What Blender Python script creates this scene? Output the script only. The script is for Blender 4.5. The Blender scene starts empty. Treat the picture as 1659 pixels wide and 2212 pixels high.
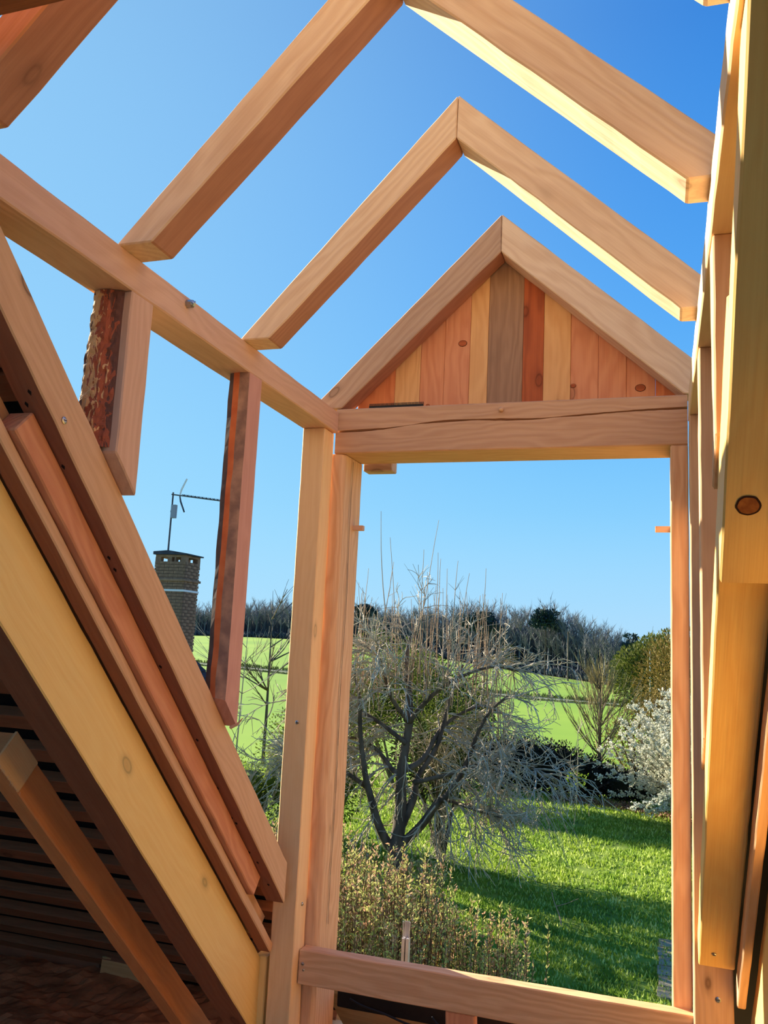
import bpy, bmesh, math, random
from mathutils import Vector, Matrix, noise
R = random.Random(7)
SC = bpy.context.scene
COL = SC.collection

# ------------------------------------------------------------------ camera
YAW, PITCH, ROLL, FPX = 0.318098, 0.155467, -0.0486164, 1838.56
def cam_matrix():
    ca, sa, cb, sb = math.cos(YAW), math.sin(YAW), math.cos(PITCH), math.sin(PITCH)
    f = Vector((-sa*cb, ca*cb, sb)); r = Vector((ca, sa, 0)); d = f.cross(r)
    cc, sc = math.cos(ROLL), math.sin(ROLL)
    r2 = cc*r + sc*d; d2 = -sc*r + cc*d
    return Matrix((r2, -d2, -f)).transposed().to_4x4()
cd = bpy.data.cameras.new('camera'); cam = bpy.data.objects.new('camera', cd); COL.objects.link(cam)
cam.matrix_world = cam_matrix(); cd.sensor_fit = 'HORIZONTAL'; cd.sensor_width = 36.0
cd.lens = FPX*36.0/1659.0; cd.clip_start = 0.02; cd.clip_end = 2000
SC.camera = cam

# ------------------------------------------------------------------ light
SUN_AZ, SUN_EL = math.radians(22.7), math.radians(21.0)      # azimuth from -X towards +Y
SUN = Vector((-math.cos(SUN_EL)*math.cos(SUN_AZ), math.cos(SUN_EL)*math.sin(SUN_AZ), math.sin(SUN_EL)))
sl = bpy.data.lights.new('sun', 'SUN'); sl.energy = 10.0; sl.angle = math.radians(0.6); sl.color = (1.0, 0.90, 0.70)
so = bpy.data.objects.new('sun', sl); COL.objects.link(so)
so.rotation_euler = (-SUN).to_track_quat('-Z', 'Y').to_euler()

def srgb(r, g, b):
    f = lambda c: (c/255/12.92) if c/255 <= 0.04045 else ((c/255+0.055)/1.055)**2.4
    return (f(r), f(g), f(b), 1.0)

w = bpy.data.worlds.new('sky'); SC.world = w; w.use_nodes = True
nt = w.node_tree; nt.nodes.clear()
def N(t, **k):
    n = nt.nodes.new(t)
    for a, v in k.items(): setattr(n, a, v)
    return n
out = N('ShaderNodeOutputWorld'); bg = N('ShaderNodeBackground'); bg.inputs[1].default_value = 0.667
tc = N('ShaderNodeTexCoord'); sep = N('ShaderNodeSeparateXYZ')
nt.links.new(tc.outputs['Generated'], sep.inputs[0])
rmp = N('ShaderNodeValToRGB'); rmp.color_ramp.interpolation = 'B_SPLINE'
e = rmp.color_ramp.elements
e[0].position = 0.0; e[0].color = srgb(178, 222, 252)
e[1].position = 1.0; e[1].color = srgb(38, 96, 190)
for p, c in ((0.06, (170, 222, 255)), (0.16, (134, 209, 255)), (0.30, (98, 181, 252)), (0.45, (76, 158, 241)), (0.62, (58, 138, 226))):
    x = e.new(p); x.color = srgb(*c)
nt.links.new(sep.outputs[2], rmp.inputs[0])
dot = N('ShaderNodeVectorMath', operation='DOT_PRODUCT'); dot.inputs[1].default_value = SUN
nt.links.new(tc.outputs['Generated'], dot.inputs[0])
mr = N('ShaderNodeMapRange'); mr.inputs[1].default_value = 0.4; mr.inputs[2].default_value = 1.1; mr.interpolation_type = 'SMOOTHSTEP'
nt.links.new(dot.outputs['Value'], mr.inputs[0])
mul = N('ShaderNodeMath', operation='MULTIPLY'); mul.inputs[1].default_value = 0.68
nt.links.new(mr.outputs[0], mul.inputs[0])
mx = N('ShaderNodeMix', data_type='RGBA'); mx.inputs[7].default_value = srgb(176, 230, 255)
nt.links.new(mul.outputs[0], mx.inputs[0]); nt.links.new(rmp.outputs[0], mx.inputs[6])
nt.links.new(mx.outputs[2], bg.inputs[0]); nt.links.new(bg.outputs[0], out.inputs[0])

vs = SC.view_settings
vs.view_transform = 'Standard'; vs.look = 'None'; vs.gamma = 1.0; vs.use_curve_mapping = False; vs.exposure = 0.585

# ------------------------------------------------------------------ materials
def new_mat(name):
    m = bpy.data.materials.new(name); m.use_nodes = True
    t = m.node_tree; b = t.nodes['Principled BSDF']
    return m, t, b
def rgb(c): return srgb(*c)
def wood(name, light, dark, knot=0.6, ring=1.0, rough=0.75, rings=17.0, stain=0.25, rgh=0.15):
    """sawn timber: long axis of the object runs along its local X"""
    m, t, b = new_mat(name); L = t.links.new
    def n(tp, **k):
        x = t.nodes.new(tp)
        for a, v in k.items(): setattr(x, a, v)
        return x
    tcn = n('ShaderNodeTexCoord'); oi = n('ShaderNodeObjectInfo')
    sc = n('ShaderNodeVectorMath', operation='SCALE'); sc.inputs[0].default_value = (13.1, 3.7, 5.3); L(oi.outputs['Random'], sc.inputs['Scale'])
    ad = n('ShaderNodeVectorMath', operation='ADD'); L(tcn.outputs['Object'], ad.inputs[0]); L(sc.outputs[0], ad.inputs[1])
    def mp(s):
        x = n('ShaderNodeMapping'); x.inputs['Scale'].default_value = s; L(ad.outputs[0], x.inputs[0]); return x
    n1 = n('ShaderNodeTexNoise'); n1.inputs['Scale'].default_value = 1.0; n1.inputs['Detail'].default_value = 3
    L(mp((2.2, 9, 9)).outputs[0], n1.inputs['Vector'])
    mad = n('ShaderNodeVectorMath', operation='MULTIPLY_ADD'); L(n1.outputs['Color'], mad.inputs[0]); mad.inputs[1].default_value = (0.0, 0.16, 0.16); L(mp((0.0, 1, 1)).outputs[0], mad.inputs[2])
    wv = n('ShaderNodeTexWave', wave_type='RINGS', rings_direction='X'); wv.inputs['Scale'].default_value = rings; wv.inputs['Distortion'].default_value = 1.2; wv.inputs['Detail'].default_value = 2
    L(mad.outputs[0], wv.inputs['Vector'])
    fine = n('ShaderNodeTexNoise'); fine.inputs['Scale'].default_value = 1.0; fine.inputs['Detail'].default_value = 4
    L(mp((5, 260, 260)).outputs[0], fine.inputs['Vector'])
    big = n('ShaderNodeTexNoise'); big.inputs['Scale'].default_value = 1.0; big.inputs['Detail'].default_value = 2
    L(mp((3.0, 11, 11)).outputs[0], big.inputs['Vector'])
    m1 = n('ShaderNodeMath', operation='MULTIPLY'); L(wv.outputs['Fac'], m1.inputs[0]); m1.inputs[1].default_value = 0.42*ring
    m2 = n('ShaderNodeMath', operation='MULTIPLY_ADD'); L(fine.outputs['Fac'], m2.inputs[0]); m2.inputs[1].default_value = 0.5; L(m1.outputs[0], m2.inputs[2])
    m3 = n('ShaderNodeMath', operation='MULTIPLY_ADD'); L(big.outputs['Fac'], m3.inputs[0]); m3.inputs[1].default_value = 1.3*stain; L(m2.outputs[0], m3.inputs[2])
    m4 = n('ShaderNodeMath', operation='SUBTRACT'); L(m3.outputs[0], m4.inputs[0]); m4.inputs[1].default_value = 0.22 + 0.4*stain; m4.use_clamp = True
    mixc = n('ShaderNodeMix', data_type='RGBA'); mixc.inputs[6].default_value = rgb(light); mixc.inputs[7].default_value = rgb(dark); L(m4.outputs[0], mixc.inputs[0])
    col = mixc.outputs[2]
    if knot > 0:
        vo = n('ShaderNodeTexVoronoi'); vo.inputs['Scale'].default_value = 1.0; vo.inputs['Randomness'].default_value = 1.0
        kn = n('ShaderNodeVectorMath', operation='MULTIPLY_ADD'); L(n1.outputs['Color'], kn.inputs[0]); kn.inputs[1].default_value = (0.10, 0.06, 0.06); L(mp((4.2, 8.0, 8.0)).outputs[0], kn.inputs[2])
        L(kn.outputs[0], vo.inputs['Vector'])
        cr = n('ShaderNodeValToRGB'); ce = cr.color_ramp.elements
        ce[0].position = 0.0; ce[0].color = (0.55*knot,)*3 + (1,); ce[1].position = 0.17; ce[1].color = (0, 0, 0, 1)
        for p, v in ((0.055, 0.5*knot), (0.075, 1.0*knot), (0.095, 0.35*knot), (0.13, 0.12*knot)):
            q = ce.new(p); q.color = (v, v, v, 1)
        L(vo.outputs['Distance'], cr.inputs[0])
        mk = n('ShaderNodeMix', data_type='RGBA'); L(cr.outputs[0], mk.inputs[0]); L(col, mk.inputs[6])
        mk.inputs[7].default_value = tuple(0.28*x for x in rgb(dark)[:3]) + (1,)
        col = mk.outputs[2]
    L(col, b.inputs['Base Color'])
    b.inputs['Roughness'].default_value = rough; b.inputs['Specular IOR Level'].default_value = 0.25
    bp = n('ShaderNodeBump'); bp.inputs['Strength'].default_value = rgh*2.2; bp.inputs['Distance'].default_value = 0.004
    L(m2.outputs[0], bp.inputs['Height']); L(bp.outputs[0], b.inputs['Normal'])
    return m
def plain(name, c, c2=None, scale=8.0, rough=0.8, metal=0.0, coords='Object', stretch=(1, 1, 1), bump=0.0, trans=0.0):
    m, t, b = new_mat(name); L = t.links.new
    b.inputs['Roughness'].default_value = rough; b.inputs['Metallic'].default_value = metal; b.inputs['Specular IOR Level'].default_value = 0.3
    tcn = t.nodes.new('ShaderNodeTexCoord'); mpn = t.nodes.new('ShaderNodeMapping'); mpn.inputs['Scale'].default_value = stretch
    no = t.nodes.new('ShaderNodeTexNoise'); no.inputs['Scale'].default_value = scale; no.inputs['Detail'].default_value = 5
    L(tcn.outputs[coords], mpn.inputs[0]); L(mpn.outputs[0], no.inputs['Vector'])
    cr = t.nodes.new('ShaderNodeValToRGB'); cr.color_ramp.elements[0].position = 0.35; cr.color_ramp.elements[1].position = 0.65
    cr.color_ramp.elements[0].color = rgb(c); cr.color_ramp.elements[1].color = rgb(c2 or c)
    L(no.outputs['Fac'], cr.inputs[0]); L(cr.outputs[0], b.inputs['Base Color'])
    if bump:
        bp = t.nodes.new('ShaderNodeBump'); bp.inputs['Strength'].default_value = bump; bp.inputs['Distance'].default_value = 0.02
        L(no.outputs['Fac'], bp.inputs['Height']); L(bp.outputs[0], b.inputs['Normal'])
    if trans:
        tr = t.nodes.new('ShaderNodeBsdfTranslucent'); L(cr.outputs[0], tr.inputs[0])
        ms = t.nodes.new('ShaderNodeMixShader'); ms.inputs[0].default_value = trans
        o = [x for x in t.nodes if x.type == 'OUTPUT_MATERIAL'][0]
        L(b.outputs[0], ms.inputs[1]); L(tr.outputs[0], ms.inputs[2]); L(ms.outputs[0], o.inputs[0])
    return m
M = {}
M['pine'] = wood('pine_rafter_wood', (242, 212, 176), (206, 160, 122), ring=.7, knot=0.5)
M['pine_left'] = wood('smooth_pine_wood', (240, 204, 160), (214, 168, 124), knot=0.25, ring=0.35, stain=0.15)
M['douglas'] = wood('reddish_beam_wood', (226, 182, 150), (194, 140, 108), knot=0.5, ring=0.5)
M['header'] = wood('header_beam_wood', (216, 172, 134), (176, 122, 88), knot=0.5, ring=0.6)
M['grey'] = wood('weathered_rafter_wood', (200, 166, 136), (152, 112, 86), knot=0.6, ring=0.6)
M['post'] = wood('pale_post_wood', (252, 208, 152), (234, 176, 116), knot=0.5, ring=0.4, stain=0.15)
M['jamb'] = wood('jamb_wood', (234, 188, 142), (206, 148, 104), knot=0.4, ring=1.0)
M['yellow'] = wood('yellow_pine_wood', (255, 216, 136), (244, 186, 100), knot=0.55, ring=0.35, stain=0.15, rough=0.6)
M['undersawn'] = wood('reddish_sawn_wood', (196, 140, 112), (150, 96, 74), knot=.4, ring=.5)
M['amber'] = wood('orange_rafter_wood', (240, 160, 100), (206, 122, 68), knot=.5, ring=.4)
M['gold'] = wood('golden_rafter_wood', (252, 204, 120), (234, 162, 80), knot=.45, ring=.35, stain=.3, rough=.6)
M['brown'] = wood('brown_rafter_wood', (226, 180, 136), (192, 136, 94), knot=0.8, ring=0.5)
M['tawny'] = wood('dark_reddish_wood', (164, 104, 74), (124, 74, 52), knot=.6, ring=.4)  # wood of an eaves board; also the painted shade on rafter undersides
M['olddark'] = wood('old_dark_wood', (172, 110, 76), (122, 72, 48), knot=0.6, ring=0.5)
M['rosest'] = wood('rose_stud_wood', (214, 158, 138), (180, 118, 98), knot=.5, ring=.4)
M['gap'] = plain('deep_gap', (26, 14, 9), (34, 20, 13))
M['steel'] = plain('zinc_screw', (205, 205, 205), (160, 160, 160), rough=0.3, metal=1.0)
M['black'] = plain('black_plastic', (14, 14, 16), (24, 24, 26), rough=0.5)

# ------------------------------------------------------------------ helpers
def props(o, label=None, cat=None, group=None, kind=None):
    if label: o['label'] = label
    if cat: o['category'] = cat
    if group: o['group'] = group
    if kind: o['kind'] = kind
    return o
def empty(name, loc, label=None, cat=None, group=None, kind=None):
    o = bpy.data.objects.new(name, None); o.location = loc; o.empty_display_size = 0.1; COL.objects.link(o)
    return props(o, label, cat, group, kind)
def adopt(child, parent):
    child.parent = parent; child.matrix_parent_inverse = Matrix.Identity(4)
    pm = parent.matrix_basis.copy()
    if parent.parent: pm = parent.parent.matrix_basis @ pm
    child.matrix_basis = pm.inverted() @ child.matrix_basis
    return child
def frame(ldir, up=Vector((0, 0, 1))):
    x = Vector(ldir).normalized()
    if abs(x.dot(up)) > 0.95: up = Vector((0, 1, 0))
    y = up.cross(x).normalized(); z = x.cross(y)
    return Matrix((x, y, z)).transposed()
def finish(name, bm, ldir, mat, parent, bevel, jitter, mats=None):
    """bm holds world-space geometry; re-express it in a frame whose X is ldir"""
    c = Vector(); 
    for v in bm.verts: c += v.co
    c /= len(bm.verts)
    F = frame(ldir)
    if bevel:
        bmesh.ops.bevel(bm, geom=list(bm.edges), offset=bevel, segments=1, affect='EDGES', profile=0.5)
    x = Vector(ldir).normalized()
    if jitter:
        lo = min((v.co-c).dot(x) for v in bm.verts); hi = max((v.co-c).dot(x) for v in bm.verts)
        k = max(1, int((hi-lo)/0.05))
        for i in range(1, k):
            g = list(bm.verts)+list(bm.edges)+list(bm.faces)
            bmesh.ops.bisect_plane(bm, geom=g, plane_co=c+x*(lo+(hi-lo)*i/k), plane_no=x)
        s = R.random()*50
        for v in bm.verts:
            d = Vector((noise.noise(v.co*22+Vector((s, 0, 0))), noise.noise(v.co*22+Vector((0, s, 0))), noise.noise(v.co*22+Vector((0, 0, s)))))
            d -= x*d.dot(x)
            v.co += d*jitter
    Fi = F.transposed()
    for v in bm.verts: v.co = Fi @ (v.co-c)
    bmesh.ops.recalc_face_normals(bm, faces=bm.faces)
    if bm.calc_volume(signed=True) < 0: bmesh.ops.reverse_faces(bm, faces=bm.faces)
    me = bpy.data.meshes.new(name); bm.to_mesh(me); bm.free()
    for q in (mats or [mat]): me.materials.append(q)
    o = bpy.data.objects.new(name, me); COL.objects.link(o)
    mw = F.to_4x4(); mw.translation = c; o.matrix_basis = mw
    if parent: adopt(o, parent)
    return o
def prism(name, poly, axis, a0, a1, ldir, mat, parent=None, bevel=0.0025, jitter=0.0012):
    """poly: points in the two other axes (x,z for axis y; y,z for axis x; x,y for axis z)"""
    bm = bmesh.new()
    def P(p, a):
        if axis == 'x': return Vector((a, p[0], p[1]))
        if axis == 'y': return Vector((p[0], a, p[1]))
        return Vector((p[0], p[1], a))
    A = [bm.verts.new(P(p, a0)) for p in poly]; B = [bm.verts.new(P(p, a1)) for p in poly]
    bm.faces.new(A); bm.faces.new(B[::-1]); n = len(poly)
    for i in range(n): bm.faces.new((A[i], B[i], B[(i+1) % n], A[(i+1) % n]))
    bmesh.ops.recalc_face_normals(bm, faces=bm.faces)
    return finish(name, bm, ldir, mat, parent, bevel, jitter)
def box(name, x0, x1, y0, y1, z0, z1, ldir, mat, parent=None, bevel=0.0025, jitter=0.0012):
    return prism(name, [(x0, y0), (x1, y0), (x1, y1), (x0, y1)], 'z', z0, z1, ldir, mat, parent, bevel, jitter)
class MB:
    def __init__(s): s.v = []; s.f = []; s.m = []
    def tube(s, pts, rad, sides=6, mi=0, cap=True):
        base = len(s.v); n = len(pts)
        for i, p in enumerate(pts):
            t = (pts[min(i+1, n-1)]-pts[max(i-1, 0)])
            if t.length < 1e-9: t = Vector((0, 0, 1))
            t.normalize(); u = t.cross(Vector((0.31, 0.17, 0.93)) if abs(t.z) < 0.9 else Vector((1, 0.2, 0))).normalized(); w_ = t.cross(u)
            for k in range(sides):
                a = 2*math.pi*k/sides; s.v.append(p+(u*math.cos(a)+w_*math.sin(a))*rad[i])
        for i in range(n-1):
            for k in range(sides):
                a = base+i*sides+k; b = base+i*sides+(k+1) % sides
                s.f.append((a, b, b+sides, a+sides)); s.m.append(mi)
        if cap and sides > 2:
            s.f.append(tuple(base+k for k in range(sides))[::-1]); s.m.append(mi)
            s.f.append(tuple(base+(n-1)*sides+k for k in range(sides))); s.m.append(mi)
    def poly(s, pts, mi=0):
        b = len(s.v); s.v += pts; s.f.append(tuple(range(b, b+len(pts)))); s.m.append(mi)
    def box(s, c, d, mi=0, rot=None):
        b = len(s.v)
        for z in (-1, 1):
            for y in (-1, 1):
                for x in (-1, 1):
                    q = Vector((x*d[0]/2, y*d[1]/2, z*d[2]/2)); s.v.append(Vector(c)+(rot @ q if rot else q))
        for f in ((0, 2, 3, 1), (4, 5, 7, 6), (0, 1, 5, 4), (2, 6, 7, 3), (0, 4, 6, 2), (1, 3, 7, 5)):
            s.f.append(tuple(b+i for i in f)); s.m.append(mi)
    def leaf(s, p, d, l, wd, mi=0, rng=R):
        d = d.normalized(); n = d.cross(Vector((rng.uniform(-1, 1), rng.uniform(-1, 1), rng.uniform(-1, 1)))).normalized()
        s.poly([p, p+d*l*0.5+n*wd/2, p+d*l, p+d*l*0.5-n*wd/2], mi)
    def build(s, name, mats, parent=None, loc=(0, 0, 0), smooth=False):
        me = bpy.data.meshes.new(name); L = Vector(loc)
        me.from_pydata([tuple(v-L) for v in s.v], [], s.f)
        for q in (mats if isinstance(mats, list) else [mats]): me.materials.append(q)
        me.polygons.foreach_set('material_index', s.m)
        if smooth: me.polygons.foreach_set('use_smooth', [True]*len(s.f))
        me.update()
        o = bpy.data.objects.new(name, me); COL.objects.link(o); o.location = loc
        if parent: adopt(o, parent)
        return o
X, Y, Z = (1, 0, 0), (0, 1, 0), (0, 0, 1)
SL = 0.953                                     # slope of the main roof (about 43.6 degrees)
RD = Vector((0, 1, -SL)).normalized()          # down the main roof
def roofpoly(y0, y1, c0, c1, plumb0=False, plumb1=False):
    """slanted bar in the YZ plane between the planes z+SL*y = c0 and c1; square or plumb cut ends"""
    pts = []
    for y, pl in ((y0, plumb0), (y1, plumb1)):
        a = (y, c0-SL*y)
        if pl: b = (y, c1-SL*y)
        else:
            d = (c1-c0)/(1+SL*SL); b = (y+d*SL, c0-SL*y+d)
        pts.append((a, b))
    return [pts[0][0], pts[1][0], pts[1][1], pts[0][1]]
def screw(parent, p, nrm, r=0.005, name='screw'):
    mb = MB(); n = Vector(nrm).normalized(); p = Vector(p)
    mb.tube([p-n*0.004, p+n*0.0018, p+n*0.003], [r, r, r*0.6], 10)
    u = n.cross(Vector((0, 0.3, 1))).normalized()
    mb.box(p+n*0.0032, (0.0008, r*1.2, 0.0008), 1, frame(n))
    return mb.build(name, [M['steel'], M['gap']], parent, p)

# ------------------------------------------------------------------ dormer frame
plate = box('wall_plate', -.955, -.874, .30, 2.2, .590, .652, Y, M['douglas'])
props(plate, 'long reddish wall plate beam along the left side of the dormer, rafters standing on it', 'beam')
# bolt tip on the inner side of the plate
mb = MB(); q = Vector((-.874, 1.371, .637)); mb.tube([q-Vector((.004, 0, 0)), q+Vector((.012, -.001, -.001)), q+Vector((.016, -.001, -.003))], [.009, .008, .004], 8)
mb.tube([q+Vector((.010, -.008, -.004)), q+Vector((.013, .006, .006))], [.003, .002], 5)
props(mb.build('bolt', [M['steel']], plate, q), 'bent zinc bolt end')
platr = box('wall_plate', .066, .147, .30, 2.2, .590, .652, Y, M['pine_left'])
props(platr, 'wall plate beam along the right side of the dormer, its inner face sunlit', 'beam')

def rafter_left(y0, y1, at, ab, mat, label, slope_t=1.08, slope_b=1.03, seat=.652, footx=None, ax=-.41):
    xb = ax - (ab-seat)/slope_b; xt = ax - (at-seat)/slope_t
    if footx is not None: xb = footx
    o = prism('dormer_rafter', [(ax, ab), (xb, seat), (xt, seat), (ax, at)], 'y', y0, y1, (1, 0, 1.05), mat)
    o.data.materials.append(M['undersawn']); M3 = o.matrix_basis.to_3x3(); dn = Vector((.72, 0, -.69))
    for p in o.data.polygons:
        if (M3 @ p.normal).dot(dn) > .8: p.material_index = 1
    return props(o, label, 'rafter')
def rafter_right(y0, y1, at, ab, mat, label, slope=.935, seat=.652, ax=-.4085):
    xb = ax + (ab-seat)/slope; tx = .148
    tz = at-slope*(tx-ax)
    pl = [(ax, ab), (xb, seat), (xb+.02, seat), (.12, seat-.0), (ax+(at-seat)/slope, seat), (ax, at)]
    pl = [(ax, ab), (xb, seat), (ax+(at-seat)/slope, seat), (ax, at)]
    o = prism('dormer_rafter', pl, 'y', y0, y1, (1, 0, -slope), mat)
    return props(o, label, 'rafter')
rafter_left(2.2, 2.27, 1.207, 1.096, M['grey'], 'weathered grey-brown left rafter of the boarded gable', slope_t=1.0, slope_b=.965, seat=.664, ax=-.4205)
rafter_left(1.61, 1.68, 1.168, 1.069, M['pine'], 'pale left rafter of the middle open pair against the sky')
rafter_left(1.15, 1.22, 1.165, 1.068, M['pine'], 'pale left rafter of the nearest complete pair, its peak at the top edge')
rafter_right(2.2, 2.27, 1.207, 1.096, M['pine'], 'pale knotty right rafter of the boarded gable', slope=.905, seat=.664, ax=-.4195)
rafter_right(1.61, 1.68, 1.168, 1.069, M['pine'], 'pale right rafter of the middle open pair, underside sunlit')
rafter_right(1.15, 1.22, 1.165, 1.068, M['pine'], 'broad pale right rafter of the nearest pair with swirling grain')
# first rafter against the main roof, upper left corner
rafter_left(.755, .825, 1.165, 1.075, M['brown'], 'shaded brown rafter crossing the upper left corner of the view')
rafter_right(.755, .825, 1.165, 1.075, M['pine'], 'rafter whose foot just shows at the top edge, on the right plate')
o = box('trimmer_beam', -1.25, .34, .62, .70, .700, .84, X, M['olddark']); props(o, 'dark cross beam at the extreme upper left corner, above the brown rafter', 'beam')

# posts
pl_ = box('corner_post', -.951, -.885, 2.13, 2.2, -1.30, .590, Z, M['post']); props(pl_, 'pale honey-coloured corner post left of the window opening', 'post')
screw(pl_, (-.914, 2.1298, -.211), (0, -1, 0)); screw(pl_, (-.8848, 2.166, -.67), (1, 0, 0), .0045)
pr_ = box('corner_post', .0675, .149, 2.13, 2.2, -1.30, .590, Z, M['brown']); props(pr_, 'brown corner post right of the window opening, mostly behind the yellow rafter', 'post')
screw(pr_, (.117, 2.1298, -.725), (0, -1, 0), .006)

# header with an open drying crack along its face
def header():
    bm = bmesh.new(); x0, x1, n = -.881, .0655, 60
    ck = [(-.881, .595, .003), (-.80, .597, .004), (-.73, .600, .002), (-.655, .608, .0002), (-.62, .612, .0018), (-.56, .6155, .0035), (-.47, .6165, .002), (-.40, .614, .0035), (-.31, .612, .002), (-.27, .615, .0008), (-.20, .618, .0026), (-.11, .623, .0018), (-.03, .626, .0026), (.0655, .627, .0035)]
    def crack(x):
        for a, b in zip(ck, ck[1:]):
            if a[0] <= x <= b[0]+1e-6:
                t = (x-a[0])/(b[0]-a[0]); return a[1]+(b[1]-a[1])*t+noise.noise(Vector((x*60, 0, 0)))*.0012, a[2]+(b[2]-a[2])*t
        return ck[-1][1], ck[-1][2]
    rows = []
    for i in range(n+1):
        x = x0+(x1-x0)*i/n; cz, cw = crack(x); j = lambda k: noise.noise(Vector((x*9, k*7.1, 0)))*.001
        prof = [(2.2+.003, .532), (2.2, .535+j(1)), (2.2, cz-cw), (2.2+min(.02, cw*6), cz), (2.2, cz+cw), (2.2, .659+j(2)), (2.203, .662), (2.345, .662), (2.345, .532)]
        rows.append([bm.verts.new((x, y, z)) for y, z in prof])
    m = len(rows[0])
    for i in range(n):
        for k in range(m):
            bm.faces.new((rows[i][k], rows[i][(k+1) % m], rows[i+1][(k+1) % m], rows[i+1][k]))
    bm.faces.new(rows[0]); bm.faces.new(rows[-1][::-1])
    return finish('header_beam', bm, X, M['header'], None, 0, 0)
hd = header(); props(hd, 'thick brown header beam over the opening with long drying cracks', 'beam')
mb = MB(); q = Vector((-.407, 2.2, .640)); mb.tube([q+Vector((0, .004, 0)), q+Vector((.001, -.006, .001)), q+Vector((.001, -.016, -.003))], [.0075, .007, .004], 9)
props(mb.build('peg', M['jamb'], hd, q, True), 'small whittled wooden peg')
# toothed strip on the header
mb = MB(); mb.box((-.706, 2.207, .6655), (.158, .008, .005))
for i in range(40): mb.box((-.783+i*.004, 2.205, .671), (.0017, .003, .007))
props(mb.build('toothed_strip', M['black'], None, (-.706, 2.207, .6631)), 'black toothed ventilation strip lying on the header beam below the gable boards', 'strip')
# little block under the outer left end of the header
o = box('packing_block', -.846, -.756, 2.350, 2.40, .512, .545, X, M['grey']); props(o, 'small grey wooden block outside the upper left corner of the opening', 'block')

# jambs and sill
jl = prism('window_jamb', [(-.905, 2.2045), (-.862, 2.2045), (-.850, 2.214), (-.847, 2.345), (-.905, 2.345)], 'z', -1.30, .5315, Z, M['jamb']); props(jl, 'reddish left jamb of the opening with a long split in its inner face', 'jamb')
mb = MB()
for i in range(30):
    z0 = -.74+i*.042; y = 2.262+noise.noise(Vector((z0*4, 0, 0)))*.008; wd = .0012+.0012*abs(noise.noise(Vector((z0*9, 3, 0))))
    y2 = 2.262+noise.noise(Vector(((z0+.042)*4, 0, 0)))*.008
    mb.poly([Vector((-.8473+.0022, y-wd, z0)), Vector((-.8473+.0022, y+wd, z0)), Vector((-.8473+.0022, y2+wd, z0+.042)), Vector((-.8473+.0022, y2-wd, z0+.042))])
props(mb.build('drying_crack', M['gap'], jl, (-.848, 2.262, 0)), 'thin dark vertical crack')
jr = box('window_jamb', .024, .0665, 2.2005, 2.345, -.905, .5315, Z, M['jamb']); props(jr, 'orange-brown right jamb of the opening with flowing grain', 'jamb')
sill = box('sill_rail', -.8835, .074, 2.163, 2.2035, -.862, -.779, X, M['jamb']); props(sill, 'horizontal rail nailed across the bottom of the opening, top partly sunlit', 'rail')
# notch clearance: rail sits in front of both jambs
screw(sill, (-.872, 2.1628, -.812), (0, -1, 0), .0045); screw(sill, (-.868, 2.1628, -.826), (0, -1, 0), .003)
for xx, lb, l in ((-.847, 'short square wooden peg sticking out of the left jamb', .03), (.0235, 'square wooden peg sticking out of the right jamb into the sky', -.037)):
    o = box('wooden_peg', min(xx-(.004 if l > 0 else -.002), xx+l), max(xx-.004 if l > 0 else xx+.002, xx+l), 2.293, 2.309, .325, .3395, X, M['douglas'], bevel=.001, jitter=0); props(o, lb, 'peg')

# gable boards
gc = empty('gable_cladding', (-.42, 2.28, .664), 'vertical boards of mixed colours filling the gable triangle above the header', 'cladding')
edges = [-.845, -.734, -.659, -.588, -.515, -.463, -.364, -.307, -.233, -.159, -.086, -.012, .05]
PW = {
 'red': wood('red_board_wood', (234, 146, 92), (194, 100, 60), knot=.7, ring=.9),
 'tan': wood('tan_board_wood', (236, 184, 124), (212, 148, 92), knot=.3, ring=.8),
 'rose': wood('rose_board_wood', (228, 158, 114), (198, 116, 80), knot=.7, ring=.8),
 'grey': wood('grey_board_wood', (176, 138, 108), (134, 100, 76), knot=.4, ring=.8, stain=.5),
 'darkred': wood('dark_red_board_wood', (196, 104, 60), (128, 62, 38), knot=.6, ring=.9, stain=.5)}
kinds = ['red', 'tan', 'rose', 'rose', 'tan', 'grey', 'darkred', 'tan', 'rose', 'rose', 'rose', 'red', 'grey'][:len(edges)-1]
for i, k in enumerate(kinds):
    x0, x1 = edges[i]+.0002, edges[i+1]-.0002
    topL = lambda x: 1.150 - .985*abs(x+.42) if x < -.42 else 1.150-.905*abs(x+.42)
    pts = [(x0, .664), (x1, .664)]
    if topL(x1) > .666: pts.append((x1, topL(x1)))
    if x0 < -.42 < x1: pts.append((-.42, 1.15))
    if topL(x0) > .666: pts.append((x0, topL(x0)))
    if len(pts) < 3: continue
    dy = .0015*(i % 3)
    p = prism('board', pts, 'y', 2.2715+dy, 2.294+dy, Z, PW[k], gc, bevel=.0012, jitter=0)
    if k in ('grey', 'darkred'): p['label'] = {'grey': 'weathered grey-brown board', 'darkred': 'dark red-brown board'}[k]
    for kx, kz, kr in ((-.536, .862, .013), (-.05, .707, .014), (-.633, .684, .006), (-.225, .722, .008)):
        if x0 < kx < x1:
            mb = MB(); c = Vector((kx, 2.2712+dy, kz)); ring = []
            mb.poly([c+Vector((math.cos(a*.5236)*kr, -.0004, math.sin(a*.5236)*kr*.75)) for a in range(12)][::-1], 1)
            mb.poly([c+Vector((math.cos(a*.5236)*kr*.9, -.0012, math.sin(a*.5236)*kr*.67)) for a in range(12)][::-1], 0)
            mb.build('knot', [PW['darkred'], M['gap']], p, c)

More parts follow.
